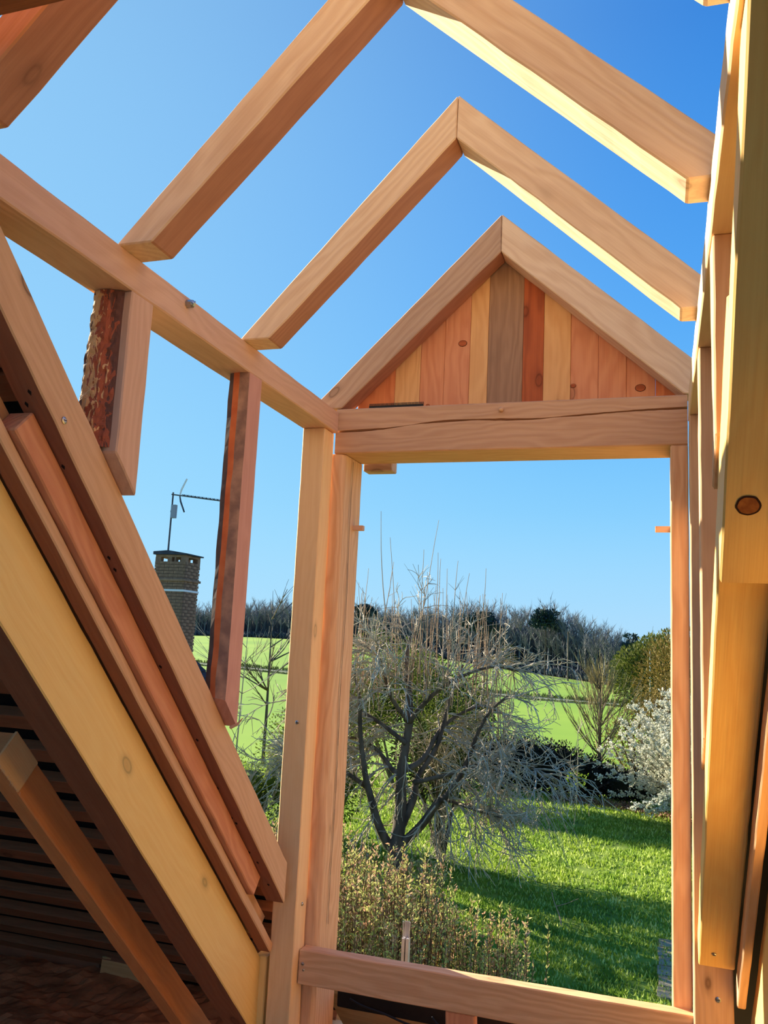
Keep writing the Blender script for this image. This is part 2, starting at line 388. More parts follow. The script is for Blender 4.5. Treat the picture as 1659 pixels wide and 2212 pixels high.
# wall studs, left: the near one keeps its bark
def bark_stud():
    t = empty('wall_stud', (-.915, 1.22, .25), 'stud under the left plate with red-and-tan bark on its near face', 'stud')
    c = 1.4395
    zb = lambda y: c-SL*y
    prism('stud_body', [(1.195, zb(1.195)), (1.262, zb(1.262)), (1.262, .590), (1.195, .590)], 'x', -.940, -.874, Z, M['douglas'], t)
    # bark slab on the near face, with a ragged outer edge
    mb = MB(); nz, nx = 90, 14; y0 = 1.195
    zs0, zs1 = zb(1.19)+.004, .589
    grid = []
    for i in range(nz+1):
        z = zs0+(zs1-zs0)*i/nz; row = []
        xl = -.948-.010*(1-(z-zs0)/(zs1-zs0))+.004*noise.noise(Vector((0, 0, z*40)))+.006*noise.noise(Vector((3, 0, z*14)))
        xr = -.889
        for k in range(nx+1):
            u = k/nx; x = xl+(xr-xl)*u
            d = .016*math.sin(math.pi*min(1, .15+.85*u))**.7*(1 if u < 1 else 0)*(.75 if u > .7 else 1)+.0035*noise.noise(Vector((x*140, 1, z*90)))
            if u == 0: d = -.028
            if u == 1: d = 0
            row.append(Vector((x, y0-max(d, -.03), z)))
        grid.append(row)
    for i in range(nz):
        for k in range(nx):
            mb.poly([grid[i][k], grid[i][k+1], grid[i+1][k+1], grid[i+1][k]])
    m, tt, b = new_mat('flaking_bark'); L = tt.links.new
    tcn = tt.nodes.new('ShaderNodeTexCoord'); sp = tt.nodes.new('ShaderNodeSeparateXYZ'); L(tcn.outputs['Object'], sp.inputs[0])
    mpn = tt.nodes.new('ShaderNodeMapping'); mpn.inputs['Scale'].default_value = (85, 40, 30); L(tcn.outputs['Object'], mpn.inputs[0])
    no = tt.nodes.new('ShaderNodeTexNoise'); no.inputs['Scale'].default_value = 1; no.inputs['Detail'].default_value = 3; no.inputs['Distortion'].default_value = 1.4; L(mpn.outputs[0], no.inputs['Vector'])
    # more tan low down and towards the left, plain red to the right
    ma = tt.nodes.new('ShaderNodeMath'); ma.operation = 'MULTIPLY_ADD'; L(sp.outputs[0], ma.inputs[0]); ma.inputs[1].default_value = -9.0; L(no.outputs['Fac'], ma.inputs[2])
    mb2 = tt.nodes.new('ShaderNodeMath'); mb2.operation = 'MULTIPLY_ADD'; L(sp.outputs[2], mb2.inputs[0]); mb2.inputs[1].default_value = -.45; L(ma.outputs[0], mb2.inputs[2])
    cr = tt.nodes.new('ShaderNodeValToRGB'); cr.color_ramp.interpolation = 'CONSTANT'; ce = cr.color_ramp.elements
    ce[0].position = 0; ce[0].color = rgb((120, 76, 60)); ce[1].position = .30; ce[1].color = rgb((186, 96, 62))
    q = ce.new(.50); q.color = rgb((244, 190, 128)); q = ce.new(.77); q.color = rgb((130, 88, 70))
    L(mb2.outputs[0], cr.inputs[0]); L(cr.outputs[0], b.inputs['Base Color']); b.inputs['Roughness'].default_value = .85
    bp = tt.nodes.new('ShaderNodeBump'); bp.inputs['Strength'].default_value = .6; bp.inputs['Distance'].default_value = .006; L(no.outputs['Fac'], bp.inputs['Height']); L(bp.outputs[0], b.inputs['Normal'])
    M['bark'] = m
    props(mb.build('bark', m, t, (-.92, 1.19, .43)), 'flaking red, tan and dark bark')
    # bark lip seen from below at the foot
    return t
bark_stud()
def wane_stud():
    """second stud: rounded near corner with a dark, an orange and a grey-brown strip"""
    t = empty('wall_stud', (-.915, 1.66, -.10), 'tall reddish stud with an orange stripe down its rounded near corner, beside the corner post', 'stud')
    prof = [(-.925, 1.708), (-.924, 1.648), (-.911, 1.643), (-.897, 1.643), (-.874, 1.647), (-.874, 1.708)]
    ms = [plain('grey_wane', (120, 92, 78), (92, 70, 62), 30), plain('dark_wane', (92, 70, 62), (120, 92, 78), 30), plain('orange_wane', (240, 132, 76), (220, 108, 58), 20, stretch=(1, 1, .1)), plain('brown_wane', (200, 152, 122), (150, 112, 94), 30), M['rosest'], M['rosest']]
    bm = bmesh.new(); n = 34; rows = []
    for i in range(n+1):
        u = i/n; row = []
        for k, (x, y) in enumerate(prof):
            zb = 1.4395-SL*y
            z = zb+(.590-zb)*u
            j = .0022 if k in (1, 2, 3) else .0006
            row.append(bm.verts.new((x+j*noise.noise(Vector((k*3.1, 0, z*18))), y+j*noise.noise(Vector((0, k*2.7, z*18))), z)))
        rows.append(row)
    m_ = len(prof)
    for i in range(n):
        for k in range(m_):
            f = bm.faces.new((rows[i][k], rows[i][(k+1) % m_], rows[i+1][(k+1) % m_], rows[i+1][k])); f.material_index = k
    f = bm.faces.new(rows[0]); f.material_index = 4; f = bm.faces.new(rows[-1][::-1]); f.material_index = 4
    finish('stud_body', bm, Z, None, t, 0, 0, ms)
    mb = MB(); q = Vector((-.874, 1.690, -.19)); mb.tube([q-Vector((.006, 0, 0)), q+Vector((.010, 0, .008)), q+Vector((.022, 0, .022))], [.004, .003, .001], 5)
    mb.build('splinter', M['douglas'], t, q)
wane_stud()
for y0, y1, lb in ((1.195, 1.262, 'narrow stud under the right plate nearest the yellow rafter, edge brightly sunlit'), (1.655, 1.72, 'brown stud under the right plate beside the right corner post')):
    o = prism('wall_stud', [(y0, 1.4405-SL*y0), (y1, 1.4405-SL*y1), (y1, .590), (y0, .590)], 'x', .070, .147, Z, M['brown']); props(o, lb, 'stud')

# ------------------------------------------------------------------ roof timbers, left
o = prism('roof_rafter', roofpoly(.45, 2.09, 1.340, 1.439, plumb1=True), 'x', -.953, -.900, RD, M['brown']); props(o, 'long light-brown rafter sloping down to the left corner post, studs standing on it', 'rafter')
screw(o, (-.8998, 1.088, .328), (1, 0, 0), .006); R1 = o
for yy, cc in ((1.246, .30), ):
    pass
# nail holes in its dark underside
def shaded_underside(o, mat):  # shade painted in: faces turned down take a darker wood
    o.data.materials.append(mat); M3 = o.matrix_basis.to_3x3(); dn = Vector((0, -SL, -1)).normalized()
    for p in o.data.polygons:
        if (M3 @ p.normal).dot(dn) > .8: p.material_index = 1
shaded_underside(R1, M['tawny'])
mb = MB(); nn = Vector((0, -SL, -1)).normalized(); tt_ = RD
for s in (1.03, 1.045, 1.13, 1.27, 1.29, 1.47, 1.60, 1.63, 1.75, 1.83, 1.845, 1.93, 1.96, 2.03):
    p = Vector((-.92-.02*R.random(), s, 1.340-SL*s)) + nn*.0004
    a = .0035; b_ = .007
    mb.poly([p+Vector((a, 0, 0)), p+tt_*b_, p-Vector((a, 0, 0)), p-tt_*b_*.7])
mb.build('nail_holes', M['gap'], R1, (-.92, 1.5, -.09))['kind'] = 'stuff'
o = prism('roof_batten', roofpoly(1.02, 1.97, 1.270, 1.339), 'x', -.975, -.930, RD, M['rose'] if 'rose' in M else PW['rose']); props(o, 'narrow orange batten nailed under the long light-brown rafter on the left', 'batten')
o = prism('roof_rafter', roofpoly(.45, 2.12, 1.237, 1.268), 'x', -.979, -.944, RD, M['brown']); shaded_underside(o, M['tawny']); props(o, 'flat brown strip between the orange batten and the broad yellow rafter', 'strip')
o = prism('roof_rafter', roofpoly(.55, 2.11, 1.268, 1.339), 'x', -1.03, -.9765, RD, M['brown']); props(o, 'brown rafter tucked behind the orange batten, above the broad yellow rafter', 'rafter')
o = prism('roof_rafter', roofpoly(.35, 2.15, 1.045, 1.236), 'x', -1.055, -.980, RD, M['yellow']); shaded_underside(o, M['tawny']); props(o, 'broad yellow rafter sloping across the lower left', 'rafter')
o = prism('roof_rafter', roofpoly(1.31, 2.45, 1.006, 1.098), 'x', -1.195, -1.150, RD, M['amber']); props(o, 'short brown rafter with a fresh sawn upper end, under the battens at lower left', 'rafter')
prism('sawn_end', roofpoly(1.305, 1.375, 1.004, 1.0985), 'x', -1.15, -1.1465, RD, M['post'], o)['label'] = 'pale freshly sawn patch'
mb = MB()
for i in range(26):
    s = R.random(); p = Vector((-1.147, 1.31+.07*s, 1.010-SL*(1.31+.07*s)))
    d = Vector((R.uniform(-.2, .2), R.uniform(-.6, .1), -1)).normalized(); mb.tube([p, p+d*R.uniform(.004, .012)], [.0006, .0002], 3)
mb.build('splinters', M['pine'], o, (-1.147, 1.34, -.26))['kind'] = 'stuff'
o = box('wall_stud', -.995, -.962, 2.14, 2.20, -1.30, -.80, Z, M['yellow']); props(o, 'short yellow stud in shade at the foot of the broad yellow rafter', 'stud')

# roof slopes beside the dormer (underlay, battens, sarking)
M['attic'] = plain('attic_boards', (240, 206, 150), (224, 186, 130), 2, stretch=(1, 8, 8))
M['underlay'] = plain('black_underlay', (10, 11, 16), (16, 17, 24), 3)
RZ = lambda y: 1.505-SL*y
rl = prism('roof_left', [(.60, RZ(.60)), (2.84, RZ(2.84)), (2.84, RZ(2.84)+.007), (.60, RZ(.60)+.007)], 'x', -4.6, -.99, X, M['underlay'], bevel=0, jitter=0); props(rl, 'dark underside of the main roof left of the dormer', kind='structure')
for i in range(19):
    y = 1.10+i*.094
    prism('batten', roofpoly(y, y+.036, 1.462, 1.503), 'x', -4.55, -1.0, X, M['olddark'], rl, bevel=.001, jitter=.0008)
for i in range(3):
    y = .61+i*.163
    prism('sarking_board', roofpoly(y, y+.160, 1.470, 1.503), 'x', -4.55, -1.0, X, M['olddark'], rl, bevel=.001, jitter=0)
rr = prism('roof_right', [(.60, RZ(.60)), (2.84, RZ(2.84)), (2.84, RZ(2.84)+.007), (.60, RZ(.60)+.007)], 'x', .152, 4.0, X, M['underlay'], bevel=0, jitter=0); props(rr, 'underside of the main roof right of the dormer', kind='structure')
# the rest of the attic, behind and above the camera
RY = -1.0; BZ = lambda y: RZ(RY)-SL*(RY-y)
ru = prism('roof_upper', [(RY, RZ(RY)), (.595, RZ(.595)), (.595, RZ(.595)+.04), (RY, RZ(RY)+.04)], 'x', -4.6, 4.0, X, M['attic'], bevel=0, jitter=0); props(ru, 'boarded roof slope above the dormer', kind='structure')
for xa, xb in ((-4.6, -1.7), (1.7, 4.0)):      # unseen slope behind the viewer, its middle left open to add fill light
    rb = prism('roof_back', [(RY, RZ(RY)), (-4.75, BZ(-4.75)), (-4.75, BZ(-4.75)+.04), (RY, RZ(RY)+.04)], 'x', xa, xb, X, M['attic'], bevel=0, jitter=0); props(rb, 'boarded roof slope behind the viewer', kind='structure')
for nm, x0, x1 in (('wall_left', -4.66, -4.6), ('wall_right', 4.0, 4.06)):
    o = prism(nm, [(-4.75, -1.2), (2.82, -1.2), (RY, RZ(RY))], 'x', x0, x1, Y, M['attic'], bevel=0, jitter=0); props(o, 'attic end wall', kind='structure')
# lower roof outside, below the opening
M['slate'] = plain('dark_slate', (44, 48, 58), (62, 66, 78), 6, rough=.6)
fl = box('floor', -4.6, 4.0, -4.75, 2.80, -1.26, -1.20, X, M['underlay'], bevel=0, jitter=0)
M['wool'] = plain('brown_wool', (226, 146, 98), (172, 106, 68), 9, bump=.8)
fl.data.materials.clear(); fl.data.materials.append(M['attic']); props(fl, 'attic floor boards', kind='structure')
# loose insulation on the floor
bm = bmesh.new(); bmesh.ops.create_grid(bm, x_segments=150, y_segments=60, size=.5)
for v in bm.verts:
    x = -2.9+v.co.x*3.4; y = 1.95+v.co.y*1.66
    v.co = Vector((x, y, -1.165+.03*noise.noise(Vector((x*5, y*5, 0)))+.014*noise.noise(Vector((x*22, y*22, 3)))+.006*noise.noise(Vector((x*70, y*70, 1)))))
o = finish('loose_insulation', bm, X, M['wool'], None, 0, 0); props(o, 'rusty brown loose insulation covering the attic floor at lower left', 'insulation', kind='stuff')
# eaves boards
o = box('eaves_board', -4.5, -1.86, 2.73, 2.752, -1.20, -1.10, X, M['tawny']); props(o, 'pale eaves board at the far lower left corner', 'board')
o = prism('eaves_board', [(-1.84, -1.20), (-1.50, -1.20), (-1.53, -1.142), (-1.83, -1.10)], 'y', 2.70, 2.722, X, PW['tan']); props(o, 'pale eaves board showing between the short brown rafter and the insulation', 'board')

# ------------------------------------------------------------------ roof timbers, right
o = prism('roof_rafter', roofpoly(1.00, 2.085, 1.340, 1.439, plumb1=False), 'x', .076, .148, RD, M['gold']); props(o, 'lower yellow rafter on the right with a nail near its foot', 'rafter')
screw(o, (.105, 2.042, 1.3395-SL*2.042), (0, -SL, -1), .005)
o = prism('roof_rafter', roofpoly(.715, 1.205, 1.250, 1.337, plumb1=True), 'x', .0735, .175, RD, M['gold']); props(o, 'upper yellow rafter on the right with one large dark-ringed knot', 'rafter')
mb = MB(); q = Vector((.102, 1.111, 1.2495-SL*1.111)); nn = Vector((0, -SL, -1)).normalized(); ux = Vector((1, 0, 0))
def disc(r0, r1, lift, mi):
    k = 28; pts = []
    for a in range(k):
        t = 2*math.pi*a/k; rr_ = 1+.06*noise.noise(Vector((math.cos(t)*2, math.sin(t)*2, r0*50)))
        pts.append(q+nn*lift+ux*math.cos(t)*r0*rr_+RD*math.sin(t)*r1*rr_)
    mb.poly(pts, mi)
disc(.0148, .0152, .0006, 0); disc(.0122, .0125, .0012, 1)
mb.build('knot', [plain('knot_ring', (72, 34, 16), (50, 24, 12)), plain('knot_heart', (186, 110, 44), (150, 80, 32), 90)], o, q)['label'] = 'round knot with a dark ring'
o = prism('roof_batten', roofpoly(1.0, 2.10, 1.275, 1.338), 'x', .152, .170, RD, M['brown']); props(o, 'thin brown batten with a pointed foot along the lower yellow rafter on the right', 'batten')
o = prism('roof_rafter', roofpoly(.9, 2.62, 1.06, 1.30), 'x', .186, .280, RD, M['gold']); props(o, 'broad yellow rafter at the right edge of the view, streaked with sun', 'rafter')

M['lemon'] = wood('lemon_board_wood', (252, 222, 120), (238, 196, 92), knot=.2, ring=.3)
# ------------------------------------------------------------------ below the rail
M['char'] = plain('tarred_rail', (16, 12, 11), (30, 22, 18), 20)
o = box('tarred_rail', -.84, .02, 2.349, 2.385, -.975, -.93, X, M['char']); props(o, 'black tarred rail just below the window rail', 'rail')
M['ply'] = wood('rough_ply', (206, 172, 124), (170, 132, 90), knot=.3)
o = prism('sloping_board', [(2.42, -.955), (2.75, -1.25), (2.75, -1.27), (2.42, -.975)], 'x', -.90, .02, X, M['ply']); props(o, 'rough pale board sloping away below the window rail, behind the black cable', 'board')
def cable(pts, r, label):
    mb = MB(); P_ = []
    pts = [Vector(p) for p in pts]
    for i in range(len(pts)-1):
        p0 = pts[max(i-1, 0)]; p1 = pts[i]; p2 = pts[i+1]; p3 = pts[min(i+2, len(pts)-1)]
        for k in range(6):
            t = k/6; P_.append(.5*((2*p1)+(p2-p0)*t+(2*p0-5*p1+4*p2-p3)*t*t+(3*p1-p0-3*p2+p3)*t**3))
    P_.append(pts[-1]); mb.tube(P_, [r]*len(P_), 6)
    return props(mb.build('cable', M['black'], None, P_[0], True), label, 'cable')
cable([(-.80, 2.34, -.945), (-.76, 2.335, -.955), (-.70, 2.33, -.962), (-.64, 2.33, -.975), (-.57, 2.335, -.985), (-.52, 2.34, -1.0)], .0028, 'black cable sagging in a long curve below the window rail')
cable([(-.57, 2.335, -.950), (-.55, 2.325, -.962), (-.52, 2.32, -.966), (-.49, 2.33, -.958), (-.46, 2.34, -.97)], .0028, 'short black cable end below the window rail, next to the cripple stud')
o = prism('cripple_stud', [(-.497, -.8625), (-.425, -.8625), (-.405, -1.30), (-.477, -1.30)], 'y', 2.166, 2.20, Z, PW['rose']); props(o, 'short orange-brown stud standing under the window rail', 'stud')
o = box('lower_rail', -.40, .066, 2.206, 2.24, -1.02, -.925, X, M['olddark']); props(o, 'dark brown rail under the right half of the window rail', 'rail')
# galvanised channel outside
mb = MB(); zt, zb_ = -.905, -1.20
for x0, x1, y0, y1 in ((-.815, -.7995, 2.915, 2.918), (-.815, -.8135, 2.895, 2.918), (-.8010, -.7995, 2.895, 2.918)):
    mb.box(((x0+x1)/2, (y0+y1)/2, (zt-.05+zb_-.1)/2), (x1-x0+.008, y1-y0, zt-.05-zb_+.1))
for s in (-1, 1):
    mb.tube([Vector((-.8073+s*.011, 2.905, zt-.06)), Vector((-.8073+s*.010, 2.905, zt-.03)), Vector((-.8073+s*.012, 2.905, zt))], [.0022]*3, 6)
mb.box((-.8073, 2.914, zt-.03), (.018, .002, .06))
props(mb.build('metal_channel', plain('galvanised', (206, 196, 192), (160, 152, 150), 12, rough=.5, metal=.1), None, (-.807, 2.905, -1.2)), 'slim grey metal channel standing outside behind the window rail', 'channel')

#@@OUTDOOR
# ------------------------------------------------------------------ ground outside
G0 = -4.4
def lerp(a, b, t): return a+(b-a)*max(0.0, min(1.0, t))
def table(u, T):
    if u <= T[0][0]: return T[0][1]
    for a, b in zip(T, T[1:]):
        if u <= b[0]: return a[1]+(b[1]-a[1])*(u-a[0])/(b[0]-a[0])
    return T[-1][1]
YT = lambda u: table(u, [(-.9, 240), (-.6, 225), (-.46, 205), (-.20, 165), (-.06, 140), (.3, 125)])    # distance of the wood's edge
ZT = lambda u: table(u, [(-.9, .4), (-.6, .2), (-.463, .6), (-.30, -1.2), (-.194, -3.0), (-.06, -4.45), (.3, -5.2)])
YP = lambda u: table(u, [(-.9, 92), (-.5, 86), (-.16, 82), (-.02, 80), (.3, 78)])
ZP = lambda u: table(u, [(-.9, -2.4), (-.486, -3.3), (-.166, -4.2), (-.02, -4.25), (.3, -4.3)])
def ground(x, y):
    if y <= 30: return G0
    u = x/y; yp, zp, yt, zt = YP(u), ZP(u), YT(u), ZT(u)
    if y < yp: return lerp(G0, zp, (y-30)/(yp-30))
    if y < yt: return lerp(zp, zt, (y-yp)/(yt-yp))
    return zt + .02*(y-yt)
def surf(name, us, ys, mat, label=None, cat=None, kind=None, dz=0.0, side=None):
    mb = MB(); n = len(us)
    P = []
    for y in ys:
        for u in us:
            yy = y(u) if callable(y) else y
            x = u*yy; P.append(Vector((x, yy, ground(x, yy)+dz)))
    mb.v = P
    for j in range(len(ys)-1):
        for i in range(n-1):
            a = j*n+i; mb.f.append((a, a+1, a+n+1, a+n)); mb.m.append(0)
    o = mb.build(name, mat, None, (0, 0, 0), True); return props(o, label, cat, kind=kind)
M['lawn'] = plain('lawn_green', (128, 150, 44), (88, 112, 30), 1.3, rough=.95, bump=.5)
M['field'] = plain('crop_green', (128, 160, 38), (106, 146, 30), .05, rough=.95)
M['track'] = plain('track_grey', (128, 132, 112), (100, 108, 84), .6)
M['verge'] = plain('verge_green', (62, 76, 38), (84, 96, 50), .5)
US = [-1.4+i*.05 for i in range(41)]
mb = MB()
for j in range(12):
    for i in range(20):
        x0, x1, y0, y1 = -40+i*3, -37+i*3, -6+j*3, -3+j*3
        mb.poly([Vector((x0, y0, G0)), Vector((x1, y0, G0)), Vector((x1, y1, G0)), Vector((x0, y1, G0))])
props(mb.build('lawn', M['lawn']), kind='structure')
surf('crop_field', US, [29, 33, 40, 50, 60, 70, lambda u: YP(u)-2.6], M['field'], kind='structure')
surf('track', US, [lambda u: YP(u)-2.6, lambda u: YP(u)+4.2], M['verge'], kind='structure')
surf('track_surface', US, [lambda u: YP(u)-1.4, lambda u: YP(u)+1.4], M['track'], kind='structure', dz=.06)
surf('crop_field', US, [lambda u: YP(u)+4.2] + [(lambda u, k=k: lerp(YP(u)+4.2, YT(u)-1, k/6)) for k in range(1, 7)], M['field'], kind='structure')
surf('wood_floor', US, [lambda u: YT(u)-1, lambda u: YT(u)+60, lambda u: YT(u)+400, lambda u: YT(u)+1200], M['verge'], kind='structure')
# rough verge tufts beside the track
M['tuft'] = plain('rough_grass', (66, 84, 36), (96, 112, 52), 2, trans=.2)
mb = MB()
for i in range(5000):
    u = R.uniform(-.62, .03); s = R.choice((-1.9, 3.3)); y = YP(u)+s+R.uniform(-.7, .7)*(1 if s < 0 else 1.5); x = u*y; z = ground(x, y)
    p = Vector((x, y, z)); d = Vector((R.uniform(-.6, .6), R.uniform(-.3, .3), 1)); mb.leaf(p, d, R.uniform(.15, .5 if s > 0 else .2), .12)
props(mb.build('verge_tufts', M['tuft'], None, (-20, 85, -4)), 'rough dark grass along both sides of the grey track across the field', 'grass', kind='stuff')
# lawn grass
M['blade'] = plain('grass_blade', (158, 180, 60), (104, 138, 40), 1.1, trans=.35)
M['blade2'] = plain('grass_blade_light', (224, 232, 140), (178, 206, 88), 1.1, trans=.35)
mb = MB(); placed = 0
while placed < 140000:
    u = R.uniform(-.62, .22); y = 9.5 + 19*(R.random()**1.35); x = u*y
    if noise.noise(Vector((x*1.7, y*1.7, 0))) < R.uniform(-.55, .35)-.15: continue
    h = R.uniform(.022, .055)*(1+y/26); a = R.uniform(0, 6.28); wd = h*.2+.0003*y; l = Vector((math.cos(a), math.sin(a), 0))
    p = Vector((x, y, G0-.004)); t = p+Vector((R.uniform(-.6, .6)*h, R.uniform(-.6, .6)*h, h))
    mb.poly([p-l*wd, p+l*wd, t], 1 if R.random() < .25 else 0); placed += 1
props(mb.build('lawn_grass', [M['blade'], M['blade2']], None, (-4, 18, G0)), 'short sunlit green grass of the garden lawn', 'grass', kind='stuff')

# ------------------------------------------------------------------ trees
M['barklight'] = plain('grey_bark', (196, 182, 158), (140, 126, 108), 9, stretch=(1, 1, .4))
M['barkdark'] = plain('dark_bark', (112, 96, 80), (70, 58, 48), 7, stretch=(1, 1, .3), bump=.6)
M['twig'] = plain('silvery_twig', (206, 190, 164), (160, 146, 124), 3)
M['twigb'] = plain('brown_twig', (186, 152, 118), (146, 118, 92), 3)
M['moss'] = plain('green_leaf', (120, 134, 50), (74, 92, 34), 3, trans=.3)
def curve_branch(p, d, L, r0, r1, segs, wander, grav, rng):
    pts = [p.copy()]; rad = [r0]; d = d.normalized()
    for i in range(segs):
        d = (d+Vector((rng.uniform(-1, 1), rng.uniform(-1, 1), rng.uniform(-1, 1)))*wander+Vector((0, 0, grav))).normalized()
        p = p+d*(L/segs); pts.append(p.copy()); rad.append(r0+(r1-r0)*(i+1)/segs)
    return pts, rad
CR = Vector((math.cos(YAW), math.sin(YAW), 0)); CF = Vector((-math.sin(YAW), math.cos(YAW), 0))
def smooth_limb(pts, n=4):
    out = []
    for i in range(len(pts)-1):
        p0 = pts[max(i-1, 0)]; p1 = pts[i]; p2 = pts[i+1]; p3 = pts[min(i+2, len(pts)-1)]
        for k in range(n):
            t = k/n; out.append(.5*((2*p1)+(p2-p0)*t+(2*p0-5*p1+4*p2-p3)*t*t+(3*p1-p0-3*p2+p3)*t**3))
    out.append(pts[-1]); return out
def main_tree():
    rng = random.Random(11)
    B = Vector((-4.68, 15.85, G0))
    t = empty('bare_tree', B, 'large leafless garden tree with drooping silvery twigs and upright water shoots', 'tree')
    def L(pts, dep):      # silhouette in metres: across the view, up, with depth drifting to dep
        n = len(pts)-1
        return smooth_limb([B+CR*a+Vector((0, 0, h))+CF*(dep*(i/n)) for i, (a, h) in enumerate(pts)])
    limbs = [
     (L([(0, -.05), (.02, .35), (0, .75)], 0), .19, .15),
     (L([(0, .70), (.07, 1.3), (.05, 1.95), (.10, 2.5), (.17, 3.1), (.11, 3.7), (.06, 4.2), (.12, 4.6)], .2), .14, .03),
     (L([(-.03, .62), (-.30, 1.05), (-.48, 1.55), (-.63, 2.05), (-.75, 2.75), (-.80, 3.4), (-.95, 4.0)], -.4), .10, .025),
     (L([(.05, .72), (.45, 1.15), (.75, 1.60), (.90, 1.75), (1.2, 2.3), (1.38, 2.85), (1.6, 3.3), (1.9, 3.6)], -.7), .10, .02),
     (L([(.05, 1.0), (.30, 1.6), (.36, 1.95), (.70, 2.5), (.85, 3.0), (1.0, 3.6), (1.2, 4.1)], .6), .09, .02),
     (L([(.06, 2.0), (-.13, 2.1), (-.30, 2.3), (-.55, 2.5), (-.9, 2.6), (-1.3, 2.5)], .7), .06, .015),
     (L([(.08, 2.1), (.45, 2.3), (.75, 2.8), (1.1, 3.1), (1.6, 3.3), (2.0, 3.2)], 1.0), .07, .015),
     (L([(.15, 3.0), (-.18, 3.4), (-.36, 3.85), (-.5, 4.2), (-1.0, 4.5)], -.9), .05, .015),
     (L([(.16, 3.0), (.45, 3.4), (.9, 3.8), (1.6, 4.1), (2.1, 4.05)], -.6), .06, .015),
     (L([(.90, 1.62), (1.4, 1.52), (1.85, 1.45)], -.6), .04, .012),
     (L([(-.55, 1.75), (-1.1, 2.1), (-1.7, 2.3), (-2.2, 2.1)], -.5), .05, .012),
     (L([(.12, 2.6), (-.5, 3.0), (-1.2, 3.3), (-1.9, 3.3)], .4), .05, .012),
     (L([(.30, 1.9), (.9, 2.1), (1.6, 2.4), (2.3, 2.4), (2.6, 2.1)], -.9), .05, .012)]
    mb = MB()
    for pts, r0, r1 in limbs:
        n = len(pts); mb.tube(pts, [r0+(r1-r0)*(i/(n-1))**.8 for i in range(n)], 8)
    mb.build('trunk', M['barkdark'], t, B, True)
    br = MB(); tw = MB(); sh = MB(); C = B+CR*.35+Vector((0, 0, 2.9))
    secs = []
    for li, (pts, r0, r1) in enumerate(limbs[1:]):
        for k in range(22):
            q = R2 = rng.uniform(.25, 1.0); i = min(len(pts)-1, int(q*(len(pts)-1)))
            p = pts[i]; o = (p-C); o.z *= .4
            d = o.normalized()*.9+Vector((rng.uniform(-1, 1), rng.uniform(-1, 1), rng.uniform(-.3, .8)))
            Ln = rng.uniform(.7, 1.35); g = rng.choice((-.06, -.12, -.18, .04))
            pp, rr = curve_branch(p, d, Ln, rng.uniform(.012, .024), .006, 8, .16, g, rng)
            br.tube(pp, rr, 5); secs.append((pp, g))
    for pp, g in secs:
        for k in range(8):
            i = rng.randrange(2, len(pp)); p = pp[i]; d = (pp[i]-pp[i-1]).normalized()+Vector((rng.uniform(-1, 1), rng.uniform(-1, 1), rng.uniform(-.7, .7)))*.9
            q, rr = curve_branch(p, d, rng.uniform(.25, .70), .0095, .0050, 7, .30, rng.choice((-.08, -.14, 0.03, .06)), rng)
            if q[-1].z < B.z+.3: continue
            tw.tube(q, rr, 3, cap=False)
            for m in range(2):
                j = rng.randrange(1, 6); d2 = (q[j+1]-q[j]).normalized()+Vector((rng.uniform(-1, 1), rng.uniform(-1, 1), rng.uniform(-.6, .6)))*.9
                q2, r2 = curve_branch(q[j], d2, rng.uniform(.12, .40), .0068, .0038, 4, .2, -.06, rng); tw.tube(q2, r2, 3, cap=False)
    # hanging curtain on the right
    for k in range(30):
        a = rng.uniform(1.3, 2.9); p = B+CR*a+CF*rng.uniform(-1.2, .6)+Vector((0, 0, 2.3-.3*(a-1.3)+rng.uniform(-.4, .3)))
        q, rr = curve_branch(p, CR*.6+Vector((0, 0, -.5)), rng.uniform(.8, 1.7), .008, .003, 8, .13, -.14, rng)
        if q[-1].z > B.z+.25: tw.tube(q, rr, 3, cap=False)
    # upright water shoots
    tops = [(-.30, 6.9), (.14, 6.95), (-.1, 6.5), (.6, 6.35), (.72, 6.2), (.9, 5.9), (1.0, 5.85), (1.5, 6.0), (1.44, 5.5), (1.75, 5.5), (1.87, 5.55), (-.55, 6.1), (-.8, 5.6), (-.95, 5.9), (.3, 6.2), (.45, 5.9), (.82, 6.05), (-.45, 5.5), (1.15, 5.3), (2.15, 5.0)]
    for k in range(95):
        a, h = tops[k] if k < len(tops) else (rng.uniform(-2.2, 2.4), rng.uniform(4.3, 5.6))
        if a > 1.9 and k >= len(tops): h = min(h, 4.5)
        z0 = rng.uniform(3.1, 4.0) if abs(a) < 1.8 else rng.uniform(2.2, 3.0)
        p = B+CR*(a*.93)+CF*rng.uniform(-1, 1)+Vector((0, 0, z0))
        q, rr = curve_branch(p, Vector((rng.uniform(-.1, .1), rng.uniform(-.1, .1), 1)), h-z0, .0125 if k < 20 else .009, .0038, 9, .035, .02, rng)
        sh.tube(q, rr, 4, cap=False)
        if k > 8:
            for m in range(3):
                j = rng.randrange(1, 8); q2, r2 = curve_branch(q[j], Vector((rng.uniform(-1, 1), rng.uniform(-1, 1), .9)), rng.uniform(.2, .6), .0045, .002, 4, .12, .03, rng); sh.tube(q2, r2, 3, cap=False)
    br.build('branches', M['barklight'], t, B)['kind'] = 'stuff'
    tw.build('twigs', M['twig'], t, B)['kind'] = 'stuff'
    o = sh.build('water_shoots', M['twigb'], t, B); o['kind'] = 'stuff'; o['label'] = 'straight upright shoots above the crown'
    # green clumps of mistletoe and ivy leaves inside the crown
    lf = MB()
